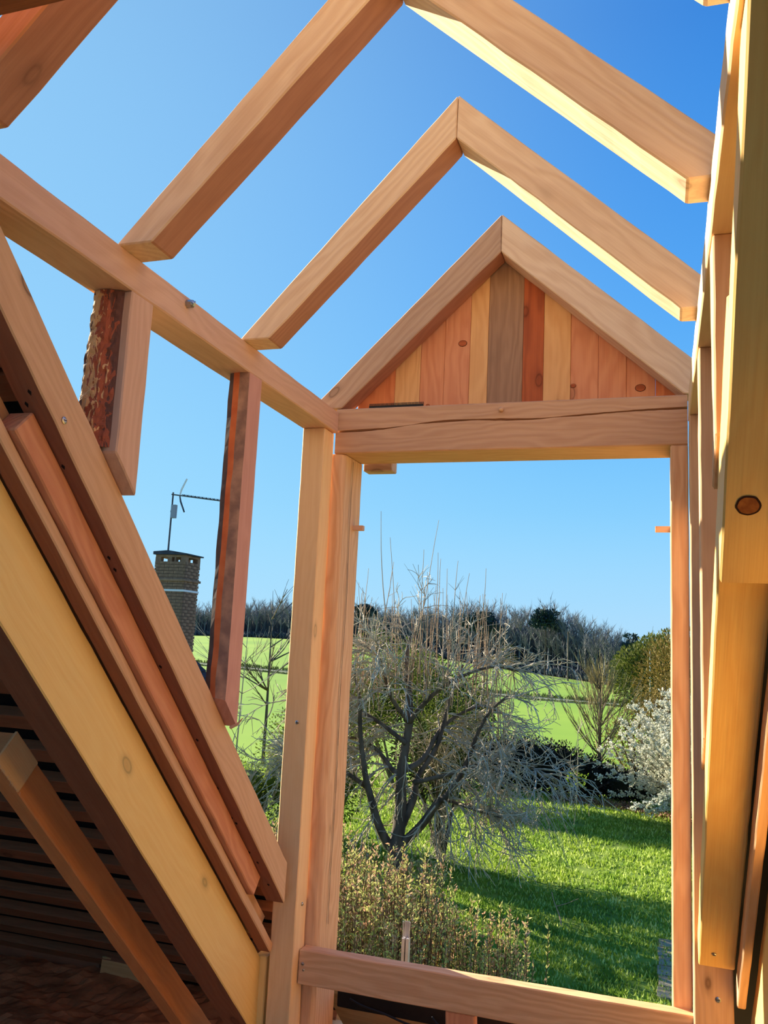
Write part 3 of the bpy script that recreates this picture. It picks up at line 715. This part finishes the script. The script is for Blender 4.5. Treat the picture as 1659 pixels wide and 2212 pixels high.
    for a, h, dep, rad, n in ((-.55, 3.9, 1.0, .8, 3200), (-.75, 2.9, .8, .7, 2600), (.45, 3.6, 1.2, .7, 2400), (-1.1, 3.4, .6, .6, 1600), (1.25, 3.1, 1.2, .7, 1800), (.1, 4.1, 1.2, .5, 1000)):
        c = B+CR*a+CF*dep+Vector((0, 0, h))
        for i in range(n):
            v = Vector((rng.gauss(0, 1), rng.gauss(0, 1), rng.gauss(0, 1))); v = v.normalized()*rad*rng.random()**.45
            lf.leaf(c+v, v+Vector((rng.uniform(-.4, .4), 0, rng.uniform(-.3, .4))), rng.uniform(.04, .08), .022, 0, rng)
    o = lf.build('evergreen_leaves', M['moss'], t, B); o['kind'] = 'stuff'; o['label'] = 'olive-green clumps of leaves inside the crown'
main_tree()

def bush_tree(name, base, label, cat, stems, height, spread, rng, mats, sub=14, twl=.5, twr=.004, grav=.03, r0=.05, parts=('trunk', 'twigs'), spawn=.35, group=None):
    """several stems from one foot, each carrying fine twigs"""
    t = empty(name, base, label, cat, group); tr = MB(); tw = MB()
    for s in range(stems):
        a = rng.uniform(0, 6.28); k = rng.random()**.7
        d = Vector((math.cos(a)*spread*k, math.sin(a)*spread*k, 1))
        pts, rad = curve_branch(base+Vector((math.cos(a), math.sin(a), 0))*.06*k, d, height*rng.uniform(.75, 1.0)*d.length**.3, r0*rng.uniform(.6, 1), r0*.12, 10, .05, grav, rng)
        tr.tube(pts, rad, 5)
        for i in range(sub):
            j = rng.randrange(max(1, int(10*spawn)), 11); q, r = curve_branch(pts[j], (pts[j]-pts[j-1]).normalized()+Vector((rng.uniform(-1, 1), rng.uniform(-1, 1), rng.uniform(-.3, .6)))*.7, twl*rng.uniform(.5, 1.2), twr, twr*.5, 4, .15, grav, rng)
            tw.tube(q, r, 3, cap=False)
    tr.build(parts[0], mats[0], t, base); tw.build(parts[1], mats[1], t, base)['kind'] = 'stuff'
    return t
def foliage(mb, c, rx, ry, rz, n, l, wd, rng, mi=0, flat=.0, minz=None):
    for i in range(n):
        v = Vector((rng.gauss(0, 1), rng.gauss(0, 1), rng.gauss(0, 1))).normalized(); k = rng.random()**.35
        p = Vector((c[0]+v.x*rx*k, c[1]+v.y*ry*k, c[2]+v.z*rz*k))
        if minz is not None and p.z < minz: p.z = minz+rng.random()*.2
        mb.leaf(p, v+Vector((rng.uniform(-.6, .6), rng.uniform(-.6, .6), rng.uniform(-.2, .6))), l*rng.uniform(.6, 1.3), wd, mi, rng)
M['ever'] = plain('evergreen_leaf', (84, 98, 42), (46, 60, 26), 3, trans=.15)
T2 = bush_tree('bare_tree', Vector((-4.35, 18.1, G0)), 'multi-stemmed bare tree just behind the large drooping tree, casting a long shadow', 'tree', 9, 2.7, .55, random.Random(3), (M['barkdark'], M['twig']), sub=40, twl=.8, twr=.006, grav=-.02, r0=.06)
ivy = MB(); foliage(ivy, (-4.55, 18.3, G0+2.1), 1.0, .9, .95, 4200, .09, .05, random.Random(71)); ivy.build('ivy', M['ever'], T2, (-4.35, 18.1, G0))['kind'] = 'stuff'
def fan_tree():
    rng = random.Random(5); B = Vector((-1.93, 29.6, G0)); t = empty('bare_tree', B, 'small bare tree with upright fan-shaped crown in front of the dark hedge', 'tree')
    tr = MB(); tr.tube([B, B+Vector((.02, 0, .5)), B+Vector((0, 0, .95))], [.12, .09, .085], 8)
    lead, rr = curve_branch(B+Vector((0, 0, .9)), Vector((0, 0, 1)), 3.6, .07, .01, 12, .03, .02, rng); tr.tube(lead, rr, 6)
    tw = MB()
    for i in range(64):
        j = rng.randrange(0, 9); a = rng.uniform(0, 6.28); k = rng.uniform(.3, 1)
        q, r = curve_branch(lead[j], Vector((math.cos(a)*1.15*k, math.sin(a)*1.15*k, .85)), (3.3-j*.26)*rng.uniform(.6, .95), .017, .005, 9, .05, .045, rng); tr.tube(q, r, 4, cap=False)
        for m in range(9):
            n = rng.randrange(2, 9); q2, r2 = curve_branch(q[n], (q[n]-q[n-1]).normalized()+Vector((rng.uniform(-1, 1), rng.uniform(-1, 1), .3))*.4, rng.uniform(.3, .8), .0085, .004, 4, .08, .05, rng); tw.tube(q2, r2, 3, cap=False)
    tr.build('trunk', M['barkdark'], t, B); tw.build('twigs', plain('olive_twig', (184, 166, 108), (140, 126, 80), 3), t, B)['kind'] = 'stuff'
fan_tree()
def sapling(B, h, label, leafy, rng, wid=.5, n=9, r=.022, mat=None):
    t = empty('sapling', B, label, 'tree'); tr = MB(); lead, rr = curve_branch(B, Vector((.02, 0, 1)), h, r, .005, 12, .02, .01, rng); tr.tube(lead, rr, 6)
    tw = MB()
    for i in range(n):
        j = rng.randrange(3, 11); a = rng.uniform(0, 6.28)
        q, r_ = curve_branch(lead[j], Vector((math.cos(a), math.sin(a), .5)), wid*rng.uniform(.6, 1.1), r*.42, r*.15, 7, .08, .05, rng); tw.tube(q, r_, 4, cap=False)
        for m in range(5):
            k = rng.randrange(2, 7); q2, r2 = curve_branch(q[k], (q[k]-q[k-1]).normalized()+Vector((rng.uniform(-1, 1), rng.uniform(-1, 1), .2))*.5, wid*.4, r*.18, r*.09, 4, .1, .02, rng); tw.tube(q2, r2, 3, cap=False)
    tr.build('trunk', mat or M['barkdark'], t, B); tw.build('branches', mat or M['barkdark'], t, B)['kind'] = 'stuff'
    if leafy:
        lf = MB()
        for i in range(120):
            lf.leaf(B+Vector((rng.uniform(-.3, .3), rng.uniform(-.3, .3), rng.uniform(.5, .9))), Vector((rng.uniform(-1, 1), rng.uniform(-1, 1), .6)), .09, .05, 0, rng)
        lf.build('new_leaves', M['blade'], t, B)['kind'] = 'stuff'
sapling(Vector((-2.39, 26.8, G0)), 2.5, 'thin young sapling with a tuft of new green leaves, in front of the hedge', True, random.Random(8), .8, 7, .028, M['twig'])
sapling(Vector((-13.6, 28.8, G0)), 6.2, 'slim leafless birch between the orange-striped stud and the corner post', False, random.Random(21), 1.9, 17, .07)
sapling(Vector((-11.0, 21.5, G0)), 5.0, 'thin bare sapling with pale forked branches, left of the corner post', False, random.Random(33), 1.8, 14, .03, M['twig'])

# leafy clouds
def leafy(name, label, cat, blobs, mat, base, l, wd, seed, stem=True, mats=None, group=None, core=True):
    rng = random.Random(seed); t = empty(name, base, label, cat, group); mb = MB()
    for (c, rx, ry, rz, n) in blobs: foliage(mb, c, rx, ry, rz, n, l, wd, rng, minz=base[2]+.02)
    mb.build('foliage', mat, t, base)['kind'] = 'stuff'
    if core:                      # the dense dark inside of the crown
        cm = MB()
        for (c, rx, ry, rz, n) in blobs:
            for a in range(8):
                for b_ in range(5):
                    q = []
                    for (i, j) in ((a, b_), (a+1, b_), (a+1, b_+1), (a, b_+1)):
                        th = 2*math.pi*(i % 8)/8; ph = math.pi*(j/5-.5); v = Vector((math.cos(th)*math.cos(ph), math.sin(th)*math.cos(ph), math.sin(ph)))
                        k = .74+.16*noise.noise(v*2+Vector(c)); p = Vector((c[0]+v.x*rx*k, c[1]+v.y*ry*k, c[2]+v.z*rz*k)); p.z = max(p.z, base[2]); q.append(p)
                    cm.poly(q)
        cm.build('inner_foliage', mat, t, base)['kind'] = 'stuff'
    if stem:
        s = MB()
        for (c, rx, ry, rz, n) in blobs:
            c = Vector(c); b0 = Vector((c.x*.4+base[0]*.6, c.y*.4+base[1]*.6, base[2]))
            for q in range(3):
                e = c+Vector((rng.uniform(-.6, .6)*rx, rng.uniform(-.6, .6)*ry, rz*.6)); s.tube([b0, b0*.5+e*.5+Vector((0, 0, -.1)), e], [.05, .035, .012], 5)
        s.build('stems', M['barkdark'], t, base)
    return t
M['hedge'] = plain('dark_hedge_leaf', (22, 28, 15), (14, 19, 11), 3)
M['olive'] = plain('olive_crown', (118, 122, 52), (84, 92, 40), .8, trans=.2)
M['brownbud'] = plain('brown_buds', (138, 116, 54), (104, 88, 44), 2, trans=.2)
M['pinegreen'] = plain('conifer_green', (62, 80, 78), (44, 60, 62), .5)
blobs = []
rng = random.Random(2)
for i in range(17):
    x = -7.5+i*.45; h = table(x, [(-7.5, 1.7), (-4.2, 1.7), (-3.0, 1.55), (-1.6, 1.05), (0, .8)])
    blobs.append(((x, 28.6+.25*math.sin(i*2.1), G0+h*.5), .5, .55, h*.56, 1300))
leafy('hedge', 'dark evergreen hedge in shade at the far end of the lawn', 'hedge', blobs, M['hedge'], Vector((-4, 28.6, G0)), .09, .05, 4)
blobs = [((-1.5+.35*i+.1*math.sin(i*3), 31.2, G0+1.25+.22*i), .7, .7, 1.2+.12*i, 800) for i in range(7)]
leafy('budding_shrub', 'brownish budding shrub between the fan-shaped tree and the white blossom', 'shrub', blobs, M['brownbud'], Vector((-.4, 31.2, G0)), .10, .035, 6, core=False)
leafy('budding_tree', 'brown-green budding tree at the right edge of the opening, above the white blossom', 'tree', [((.35, 38, -1.2), 1.5, 1.3, 2.2, 4600), ((1.3, 38.5, -.2), 1.6, 1.4, 2.0, 3200), ((-.2, 38, -2.6), 1.1, 1.0, 1.2, 1600)], M['brownbud'], Vector((.5, 38, G0)), .15, .06, 9, core=False)
leafy('olive_tree', 'round olive-green tree at the right end of the wood', 'tree', [((-2.0, 74, -1.6), 2.1, 1.8, 2.6, 4200), ((-.6, 75, -.8), 2.0, 1.8, 2.8, 4200), ((.9, 73, -.6), 2.2, 1.8, 3.0, 4200)], M['olive'], Vector((-.6, 74, G0)), .30, .14, 10, core=False)
# white blossom
def blossom():
    rng = random.Random(13); B = Vector((1.45, 25.2, G0)); t = empty('blossoming_bush', B, 'white blossoming bush at the right side of the lawn', 'bush'); br = MB(); fl_ = MB()
    for i in range(330):
        a = rng.uniform(0, 6.28); k = rng.uniform(.1, .95); Ln = rng.uniform(1.9, 3.7)
        q, r = curve_branch(B+Vector((math.cos(a)*.3, math.sin(a)*.3, 0)), Vector((math.cos(a)*k, math.sin(a)*k, 1)), Ln, .022, .004, 11, .10, -.075*k, rng); br.tube(q, r, 3, cap=False)
        for j in range(3, 12):
            for m in range(8):
                d = (q[j]-q[j-1]).normalized()+Vector((rng.uniform(-1, 1), rng.uniform(-1, 1), rng.uniform(-.8, 1)))*.8
                e = q[j]+d.normalized()*rng.uniform(.08, .26)
                if e.z < B.z+.1: continue
                br.tube([q[j], e], [.004, .002], 3, cap=False)
                for s in range(8):
                    p = q[j]*(1-(s+1)/8)+e*((s+1)/8)
                    fl_.leaf(p, Vector((rng.uniform(-1, 1), rng.uniform(-1, 1), rng.uniform(-.5, 1))), .06, .05, 0, rng)
    br.build('branches', M['barkdark'], t, B)['kind'] = 'stuff'; fl_.build('white_blossom', plain('white_petal', (226, 224, 206), (196, 196, 172), 3, trans=.25), t, B)['kind'] = 'stuff'
blossom()
# shrubs at the left, behind the corner post
leafy('evergreen_shrub', 'dense shrub in the gap left of the corner post, below the birch', 'shrub', [((-10.4, 19.5, G0+.9), .9, .9, 1.0, 900), ((-9.4, 19.0, G0+.7), .8, .8, .9, 700)], M['moss'], Vector((-10, 19.3, G0)), .07, .03, 15)
bush_tree('bare_shrub', Vector((-7.9, 15.2, G0)), 'tangled bare shrub between the long rafter and the corner post', 'shrub', 30, 2.2, .9, random.Random(17), (M['barklight'], M['twig']), sub=30, twl=.5, twr=.005, grav=-.03, r0=.018)
leafy('evergreen_tree', 'dark olive evergreen filling the view behind the crown of the large drooping tree', 'tree', [((-7.4, 26.4, -1.3), 1.3, 1.1, 1.3, 5200), ((-6.0, 27.0, -1.9), 1.1, 1.0, 1.1, 4200), ((-8.8, 26.0, -1.8), 1.2, 1.0, 1.3, 3000)], M['ever'], Vector((-7.3, 26.6, G0)), .10, .055, 56)
leafy('evergreen_shrub', 'rounded evergreen behind the large drooping tree, whose shadow falls across the lawn', 'shrub', [((-7.2, 18.5, G0+1.7), 1.1, 1.0, 1.5, 3600), ((-8.2, 19.2, G0+1.5), 1.0, 1.0, 1.4, 2600)], M['moss'], Vector((-7.6, 18.8, G0)), .08, .04, 16)

# budding shrubs under the window: stems and catkin-like buds
M['bud'] = plain('green_bud', (216, 210, 128), (172, 170, 92), 6, trans=.3)
M['budred'] = plain('reddish_bud', (226, 184, 146), (194, 142, 108), 6, trans=.3)
M['stemred'] = plain('reddish_stem', (126, 88, 62), (92, 66, 50), 5)
def bud_shrub(B, n, wid, dep, hfun, label, seed):
    rng = random.Random(seed); t = empty('budding_shrub', B, label, 'shrub', None); st = MB(); bd = MB()
    for i in range(n):
        a = rng.uniform(-wid, wid); b = rng.uniform(-dep, dep); p = B+Vector((a, b, 0)); h = hfun(a)*rng.uniform(.72, 1.04)
        q, r = curve_branch(p, Vector((rng.uniform(-.12, .12), rng.uniform(-.12, .12), 1)), h, .008, .003, 12, .035, .01, rng); st.tube(q, r, 3, cap=False)
        for k in range(3, 13):
            for m in range(6 if k < 12 else 9):
                s = rng.random(); pp = q[k]*s+q[k-1]*(1-s); d = Vector((rng.uniform(-1, 1), rng.uniform(-1, 1), rng.uniform(.1, 1.5)))
                bd.leaf(pp, d, rng.uniform(.03, .07), rng.uniform(.014, .026), 0 if rng.random() < .62 else 1, rng)
    st.build('stems', M['stemred'], t, B)['kind'] = 'stuff'; bd.build('buds', [M['bud'], M['budred']], t, B)['kind'] = 'stuff'
bud_shrub(Vector((-3.5, 9.4, G0)), 420, 1.15, .7, lambda a: 2.32-.12*(a+1.1), 'tall shrub of upright budding stems below the left half of the window', 41)
bud_shrub(Vector((-1.95, 9.7, G0)), 110, .72, .35, lambda a: 1.80-.22*(a+.7), 'sparse end of the budding shrub, standing over the dark shadow at lower right', 42)
bud_shrub(Vector((-4.1, 12.2, G0)), 170, 1.2, .6, lambda a: 1.5, 'lower budding shrub around the foot of the large drooping tree', 43)
M['litter'] = plain('brown_litter', (150, 112, 84), (96, 72, 54), 4)
mb = MB(); rng = random.Random(49)
for i in range(2600):
    x = rng.uniform(-3.2, 1.2); y = 27.6-.10*(x+3.2)-2.2*max(0, (x+1.5)/2.7)**2+rng.gauss(0, .35); 
    mb.leaf(Vector((x, y, G0+.03)), Vector((rng.uniform(-1, 1), rng.uniform(-1, 1), .3)), .09, .06, 0, rng)
props(mb.build('fallen_leaves', M['litter'], None, (-1, 26, G0)), 'brown fallen leaves along the foot of the hedge and blossom', 'leaves', kind='stuff')
# small fallen branch on the lawn, paving stones at the right edge
rng = random.Random(50); mb = MB(); q, r = curve_branch(Vector((-1.55, 15.0, G0+.03)), Vector((-.2, .5, .55)), .55, .012, .006, 7, .12, -.03, rng); mb.tube(q, r, 5)
q2, r2 = curve_branch(q[4], Vector((1, .3, .3)), .4, .007, .004, 5, .1, 0, rng); mb.tube(q2, r2, 4)
props(mb.build('fallen_branch', M['twigb'], None, (-1.55, 15.0, G0)), 'small forked dead branch sticking up from the shaded lawn', 'branch')
ps = empty('garden_path', (.1, 13.6, G0), 'short row of worn paving stones at the right edge of the lawn', 'path')
for i in range(6):
    o = box('paving_stone', -.06+.02*(i % 2), .55, 12.6+i*.42, 12.98+i*.42, G0+.002, G0+.035, X, plain('paving', (168, 152, 120), (140, 124, 96), 4) if i == 0 else bpy.data.materials['paving'], ps, bevel=.006, jitter=.004)

# ------------------------------------------------------------------ the wood beyond the field
M['woodtree'] = plain('woodland_bark', (124, 122, 124), (92, 96, 104), .3)  # blue-grey puts distance haze into the colour, bark and twigs alike
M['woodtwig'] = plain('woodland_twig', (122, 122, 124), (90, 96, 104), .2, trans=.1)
def wood_variant(seed):
    rng = random.Random(seed); tr = MB(); tw = MB(); H = 10
    lead, rr = curve_branch(Vector((0, 0, -.3)), Vector((rng.uniform(-.05, .05), 0, 1)), H*.85, .16, .05, 8, .04, .01, rng); tr.tube(lead, rr, 5)
    for i in range(16):
        j = rng.randrange(3, 8); a = rng.uniform(0, 6.28)
        q, r = curve_branch(lead[j], Vector((math.cos(a)*.6, math.sin(a)*.6, 1)), rng.uniform(1.8, 3.4), .06, .022, 5, .10, .03, rng); tr.tube(q, r, 3, cap=False)
        for m in range(34):
            k = rng.randrange(1, 6); d = (q[k]-q[k-1]).normalized()+Vector((rng.uniform(-1, 1), rng.uniform(-1, 1), rng.uniform(-.2, .8)))*.8
            e = q[k]+d.normalized()*rng.uniform(.6, 1.5); s = Vector((rng.uniform(-1, 1), rng.uniform(-1, 1), rng.uniform(-1, 1))).normalized()*.022
            mid = q[k]*.5+e*.5+s*2
            tw.poly([q[k]-s, q[k]+s, mid+s*.8, mid-s*.8]); tw.poly([mid-s*.8, mid+s*.8, e])
    t = empty('woodland_tree', (0, 0, 0)); a = tr.build('trunk', M['woodtree'], t); b = tw.build('crown', M['woodtwig'], t); b['kind'] = 'stuff'
    return t, a, b
WV = [wood_variant(100+i) for i in range(6)]
used = [False]*6; cnt = 0; rng = random.Random(77)
spots = []
for row in range(4):
    u = -.66+row*.004
    while u < .035:
        y = YT(u)+2+row*6+rng.uniform(-1.5, 1.5); x = u*y; spots.append((x, y, u, row)); u += rng.uniform(.0088, .0125)*(1+.12*row)
for row in range(2):      # beyond the right jamb, thinner
    u = .045+row*.01
    while u < .30: spots.append((u*(YT(u)+3+row*7), YT(u)+3+row*7, u, 1)); u += rng.uniform(.017, .024)
spots = spots[:290]
for (x, y, u, row) in spots:
    i = rng.randrange(6); t, a, b = WV[i]
    if used[i]:
        t2 = t.copy(); COL.objects.link(t2)
        for ch in (a, b):
            c = ch.copy(); COL.objects.link(c); c.parent = t2
        t = t2
    used[i] = True
    hs = table(u, [(-.66, .96), (-.52, .96), (-.46, 1.0), (-.36, 1.02), (-.28, .99), (-.2, 1.14), (-.126, 1.20), (-.10, 1.08), (-.063, .92), (-.03, .72), (.04, .66), (.3, .9)])*rng.uniform(.94, 1.05)
    if rng.random() < .04: hs *= 1.12
    t.location = (x, y, ground(x, y)); t.rotation_euler = (0, 0, rng.uniform(0, 6.28)); sc_ = hs; t.scale = (sc_*1.15, sc_*1.15, sc_)
    lb, gp = (('bare woodland tree beyond the field, between the chimney and the orange-striped stud', 'woodland trees by the chimney') if u < -.525 else
              ('bare woodland tree beyond the field, between the orange-striped stud and the corner post', 'woodland trees left of the corner post') if u < -.42 else
              ('bare woodland tree beyond the field, behind the large drooping garden tree', 'woodland trees behind the drooping tree') if u < -.20 else
              ('bare woodland tree beyond the field, to the right of the large drooping garden tree', 'woodland trees right of the drooping tree'))
    props(t, lb, 'tree', gp)
for i in range(6):
    if not used[i]:
        for o in WV[i]: bpy.data.objects.remove(o)
# brush between and under the trees
M['brush'] = plain('woodland_brush', (92, 92, 98), (66, 72, 84), .15)  # bluish tone carries the distance haze
mb = MB(); rng = random.Random(78)
for i in range(29000):
    u = rng.uniform(-.72, .06) if i < 24000 else rng.uniform(.06, .32); k = rng.random(); y = YT(u)+3+k*26; x = u*y; z = ground(x, y); h = rng.uniform(3.0, 9.0)*table(u, [(-.66, .8), (-.126, 1.0), (-.06, .8), (.03, .55)])
    w_ = rng.uniform(.05, .12); a = rng.uniform(0, 6.28); d = Vector((math.cos(a), math.sin(a), 0))*w_; p = Vector((x, y, z)); tp = p+Vector((rng.uniform(-.5, .5), 0, h))
    mb.poly([p-d, p+d, tp+d*.5, tp-d*.5])
for i in range(11500):
    u = rng.uniform(-.72, .32); y = YT(u)+rng.uniform(.2, 3); x = u*y; mb.leaf(Vector((x, y, ground(x, y)+rng.uniform(0, .6))), Vector((rng.uniform(-.6, .6), 0, 1)), rng.uniform(.5, 1.5), .35, 0, rng)
props(mb.build('woodland_brush', M['brush'], None, (-60, 180, -2)), 'dense dark brush and saplings filling the wood beyond the field', 'undergrowth', kind='stuff')
def conifer(x, y, h, rx, label, seed, low=.45, mat=None):
    rng = random.Random(seed); z = ground(x, y); B = Vector((x, y, z)); t = empty('pine_tree', B, label, 'tree'); tr = MB(); tr.tube([B, B+Vector((0, 0, h*.9))], [.2, .08], 6); tr.build('trunk', M['barkdark'], t, B)
    mb = MB()
    for i in range(22):
        zz = rng.uniform(low, .95); c = B+Vector((rng.uniform(-1, 1)*rx*(1.15-.9*(zz-low)/(1-low)), rng.uniform(-.6, .6)*rx, h*zz)); foliage(mb, c, rx*.5, rx*.5, h*.05, 170, .5, .25, rng)
    mb.build('foliage', mat or M['pinegreen'], t, B)['kind'] = 'stuff'
conifer(-.126*152, 152, 11.9, 2.2, 'dark pine rising above the middle of the wood', 61, .68)
conifer(-.202*163, 163, 10.2, 3.0, 'broad dark green conifer above the wood, left of the dark pine', 62, .68)
conifer(-.03*133, 133, 8.0, 1.9, 'dark green conifer near the right end of the wood', 63, .2)
conifer(-.172*158, 158, 4.6, 1.6, 'small green conifer at the foot of the wood', 64, .15, M['olive'])
conifer(-.345*190, 190, 10.0, 2.6, 'dark conifer behind the water shoots of the large drooping tree', 65, .7)
# poles
for x, y, h, r, lb in ((-.1005*137, 137, 7.6, .13, 'tall dark utility pole at the upper edge of the field'), (-.0115*60, 60, 4.8, .05, 'thin pale pole in front of the olive-green tree')):
    mb = MB(); B = Vector((x, y, ground(x, y))); mb.tube([B, B+Vector((0, 0, h*.5)), B+Vector((0, 0, h))], [r, r*.9, r*.75], 8); mb.tube([B+Vector((0, 0, h-.3)), B+Vector((0, 0, h-.22))], [r*1.25, r*1.25], 8)
    props(mb.build('utility_pole', M['barkdark'] if r > .1 else M['steel'], None, B), lb, 'pole')
bush_tree('poplar', Vector((-.009*125, 125, -4.9)), 'slender pale poplar behind the olive-green tree', 'tree', 9, 8.0, .10, random.Random(91), (M['twigb'], M['twig']), sub=22, twl=1.6, twr=.03, grav=.08, r0=.08)

# ------------------------------------------------------------------ neighbouring house with chimney
def house():
    A_ = Vector((-.77, .64, 0)); B_ = Vector((-.64, -.77, 0)); C = Vector((-8.2, 15.2, -1.0)); F = C+B_*2.6; Rr = C+A_*.5+B_*1.15+Vector((0, 0, 1.25)); LL = A_*8
    t = empty('house', (-11.5, 13.7, G0), 'neighbouring house with a dark slate roof, a corner of it beyond the left rafter', 'house')
    prism('wall', [tuple((C+A_*.25+B_*.25)[:2]), tuple((F+A_*.25-B_*.25)[:2]), tuple((F+LL-A_*.3-B_*.25)[:2]), tuple((C+LL-A_*.3+B_*.25)[:2])], 'z', G0, C.z, Z, plain('render_wall', (206, 196, 176), (190, 180, 160), 2), t, bevel=0, jitter=0)
    def slope(a0, a1, b0, b1, name):        # eaves a0-a1, ridge b0-b1, in stepped courses
        n = 11; nn = (a1-a0).cross(b0-a0).normalized()
        if nn.z < 0: nn = -nn
        for i in range(n):
            u0, u1 = i/n-.02, min(1.0, (i+1)/n)
            mb = MB(); p = [a0.lerp(b0, u0), a1.lerp(b1, u0), a1.lerp(b1, u1), a0.lerp(b0, u1)]
            top = [p[0]+nn*.045, p[1]+nn*.045, p[2]+nn*.02, p[3]+nn*.02]
            mb.poly(p[::-1]); mb.poly(top)
            for k in range(4): mb.poly([p[k], p[(k+1) % 4], top[(k+1) % 4], top[k]])
            mb.build(name, M['slate'], t, p[0])
    RL = Rr+LL; FL = F+LL; CL = C+LL
    slope(F, FL, Rr, RL, 'slate_course'); slope(C, CL, Rr, RL, 'slate_course'); slope(F, C, Rr, Rr+Vector((0, .01, 0)), 'slate_course')
    return t
house()
def chimney():
    cx0, cx1, cy0, cy1 = -9.30, -8.63, 14.26, 14.80; top = 1.67; zb = -.55
    t = empty('chimney', ((cx0+cx1)/2, 14.53, zb), 'tall brick chimney with square vents under its flat cap, beyond the left rafter', 'chimney')
    M['brick'] = plain('brown_brick', (150, 120, 96), (112, 86, 70), 5); M['mortar'] = plain('mortar', (120, 110, 98), (100, 92, 84), 6)
    box('core', cx0+.015, cx1-.015, cy0+.015, cy1-.015, zb, top-.31, Z, M['mortar'], t, bevel=0, jitter=0)
    src = None; row = 0; z = zb
    meshes = {}
    while z < top-.325:
        off = .11 if row % 2 else 0
        for side in range(2):
            if side == 0: a0, a1, fixed = cx0, cx1, cy0
            else: a0, a1, fixed = cy0, cy1, cx1
            a = a0-off
            while a < a1-.02:
                s, e_ = max(a, a0), min(a+.205, a1)
                if e_-s > .04:
                    key = (side, round(e_-s, 3))
                    if key not in meshes:
                        mb = MB(); d = (e_-s, .05, .052) if side == 0 else (.05, e_-s, .052); mb.box((0, 0, 0), d); o = mb.build('brick', M['brick'], t); meshes[key] = o
                    else:
                        o = meshes[key].copy(); COL.objects.link(o)
                    c = Vector(((s+e_)/2, fixed+.02, z+.032)) if side == 0 else Vector((fixed-.02, (s+e_)/2, z+.032))
                    o.parent = t; o.location = c-t.location
                a += .213
        z += .061; row += 1
    zt = top-.325
    for (a, b_) in ((cx0, cx0+.12), (cx0+.27, cx0+.36), (cx0+.42, cx0+.45), (cx1-.11, cx1)):
        for (c, d) in ((cy0, cy0+.1), (cy1-.1, cy1)):
            box('vent_pier', a, b_, c, d, zt-.004, zt+.14, Z, M['brick'], t, bevel=0, jitter=0)
    box('vent_beam', cx0, cx1, cy0, cy1, zt+.14, zt+.185, X, M['brick'], t, bevel=.004, jitter=0)
    prism('cap', [(cx0-.04, zt+.185), (cx1+.05, zt+.185), (cx1+.05, zt+.21), ((cx0+cx1)/2-.05, zt+.27), (cx0-.04, zt+.245)], 'y', cy0-.04, cy1+.04, X, M['slate'], t, bevel=.003, jitter=0)
    box('metal_band', cx0-.012, cx1+.012, cy0-.012, cy1+.012,   .83, .868, X, plain('pale_band', (214, 220, 226), rough=.4), t, bevel=0, jitter=0)['label'] = 'pale metal strap'
    box('brick_ledge', cx0-.03, cx1+.03, cy0-.03, cy1+.03, 1.025, 1.07, X, M['brick'], t, bevel=.004, jitter=0)
    # aerial strapped to it
    a = empty('aerial', (-9.10, 14.36, zt+.25), 'television aerial on a thin mast on top of the brick chimney', 'aerial')
    m = plain('aerial_metal', (92, 92, 98), (70, 70, 76), rough=.5, metal=.4)
    mx_, my = -9.10, 14.36; zt2 = 2.73
    mb = MB(); mb.tube([Vector((mx_, my, zt+.24)), Vector((mx_-.0+.0, my, zt2+.04))], [.019, .017], 8); mb.build('mast', m, a, a.location)
    mb = MB(); d = Vector((1, -.12, -.14)).normalized(); p0 = Vector((mx_-.03, my, zt2)); mb.tube([p0, p0+d*1.22], [.013, .011], 6); boom = mb.build('boom', m, a, p0)
    for i in range(11):
        q = p0+d*(.31+i*.09); mb = MB(); e_ = Vector((0, .09, 0)); mb.tube([q-e_+Vector((0, 0, .015)), q+e_+Vector((0, 0, .015))], [.006, .006], 5); mb.tube([q, q+Vector((0, 0, .03))], [.012, .012], 5); mb.build('element', m, a, q)
    for s in (-1, 1):
        mb = MB(); q = p0+d*.20; mb.tube([q, q+Vector((.03, 0, s*.12)), q+Vector((.13, 0, s*.33))], [.012, .018, .016], 6); mb.build('reflector', plain('white_reflector', (226, 228, 232)) if s == 1 else m, a, q)
    mb = MB(); mb.box((mx_+.05, my, zt2-.34), (.10, .07, .26)); mb.build('signal_box', plain('grey_box', (150, 152, 164)), a, (mx_+.05, my, zt2-.34))
    box('box_clamp', mx_-.012, mx_+.02, my-.025, my+.025, zt2-.36, zt2-.32, X, m, a, bevel=0, jitter=0)
chimney()
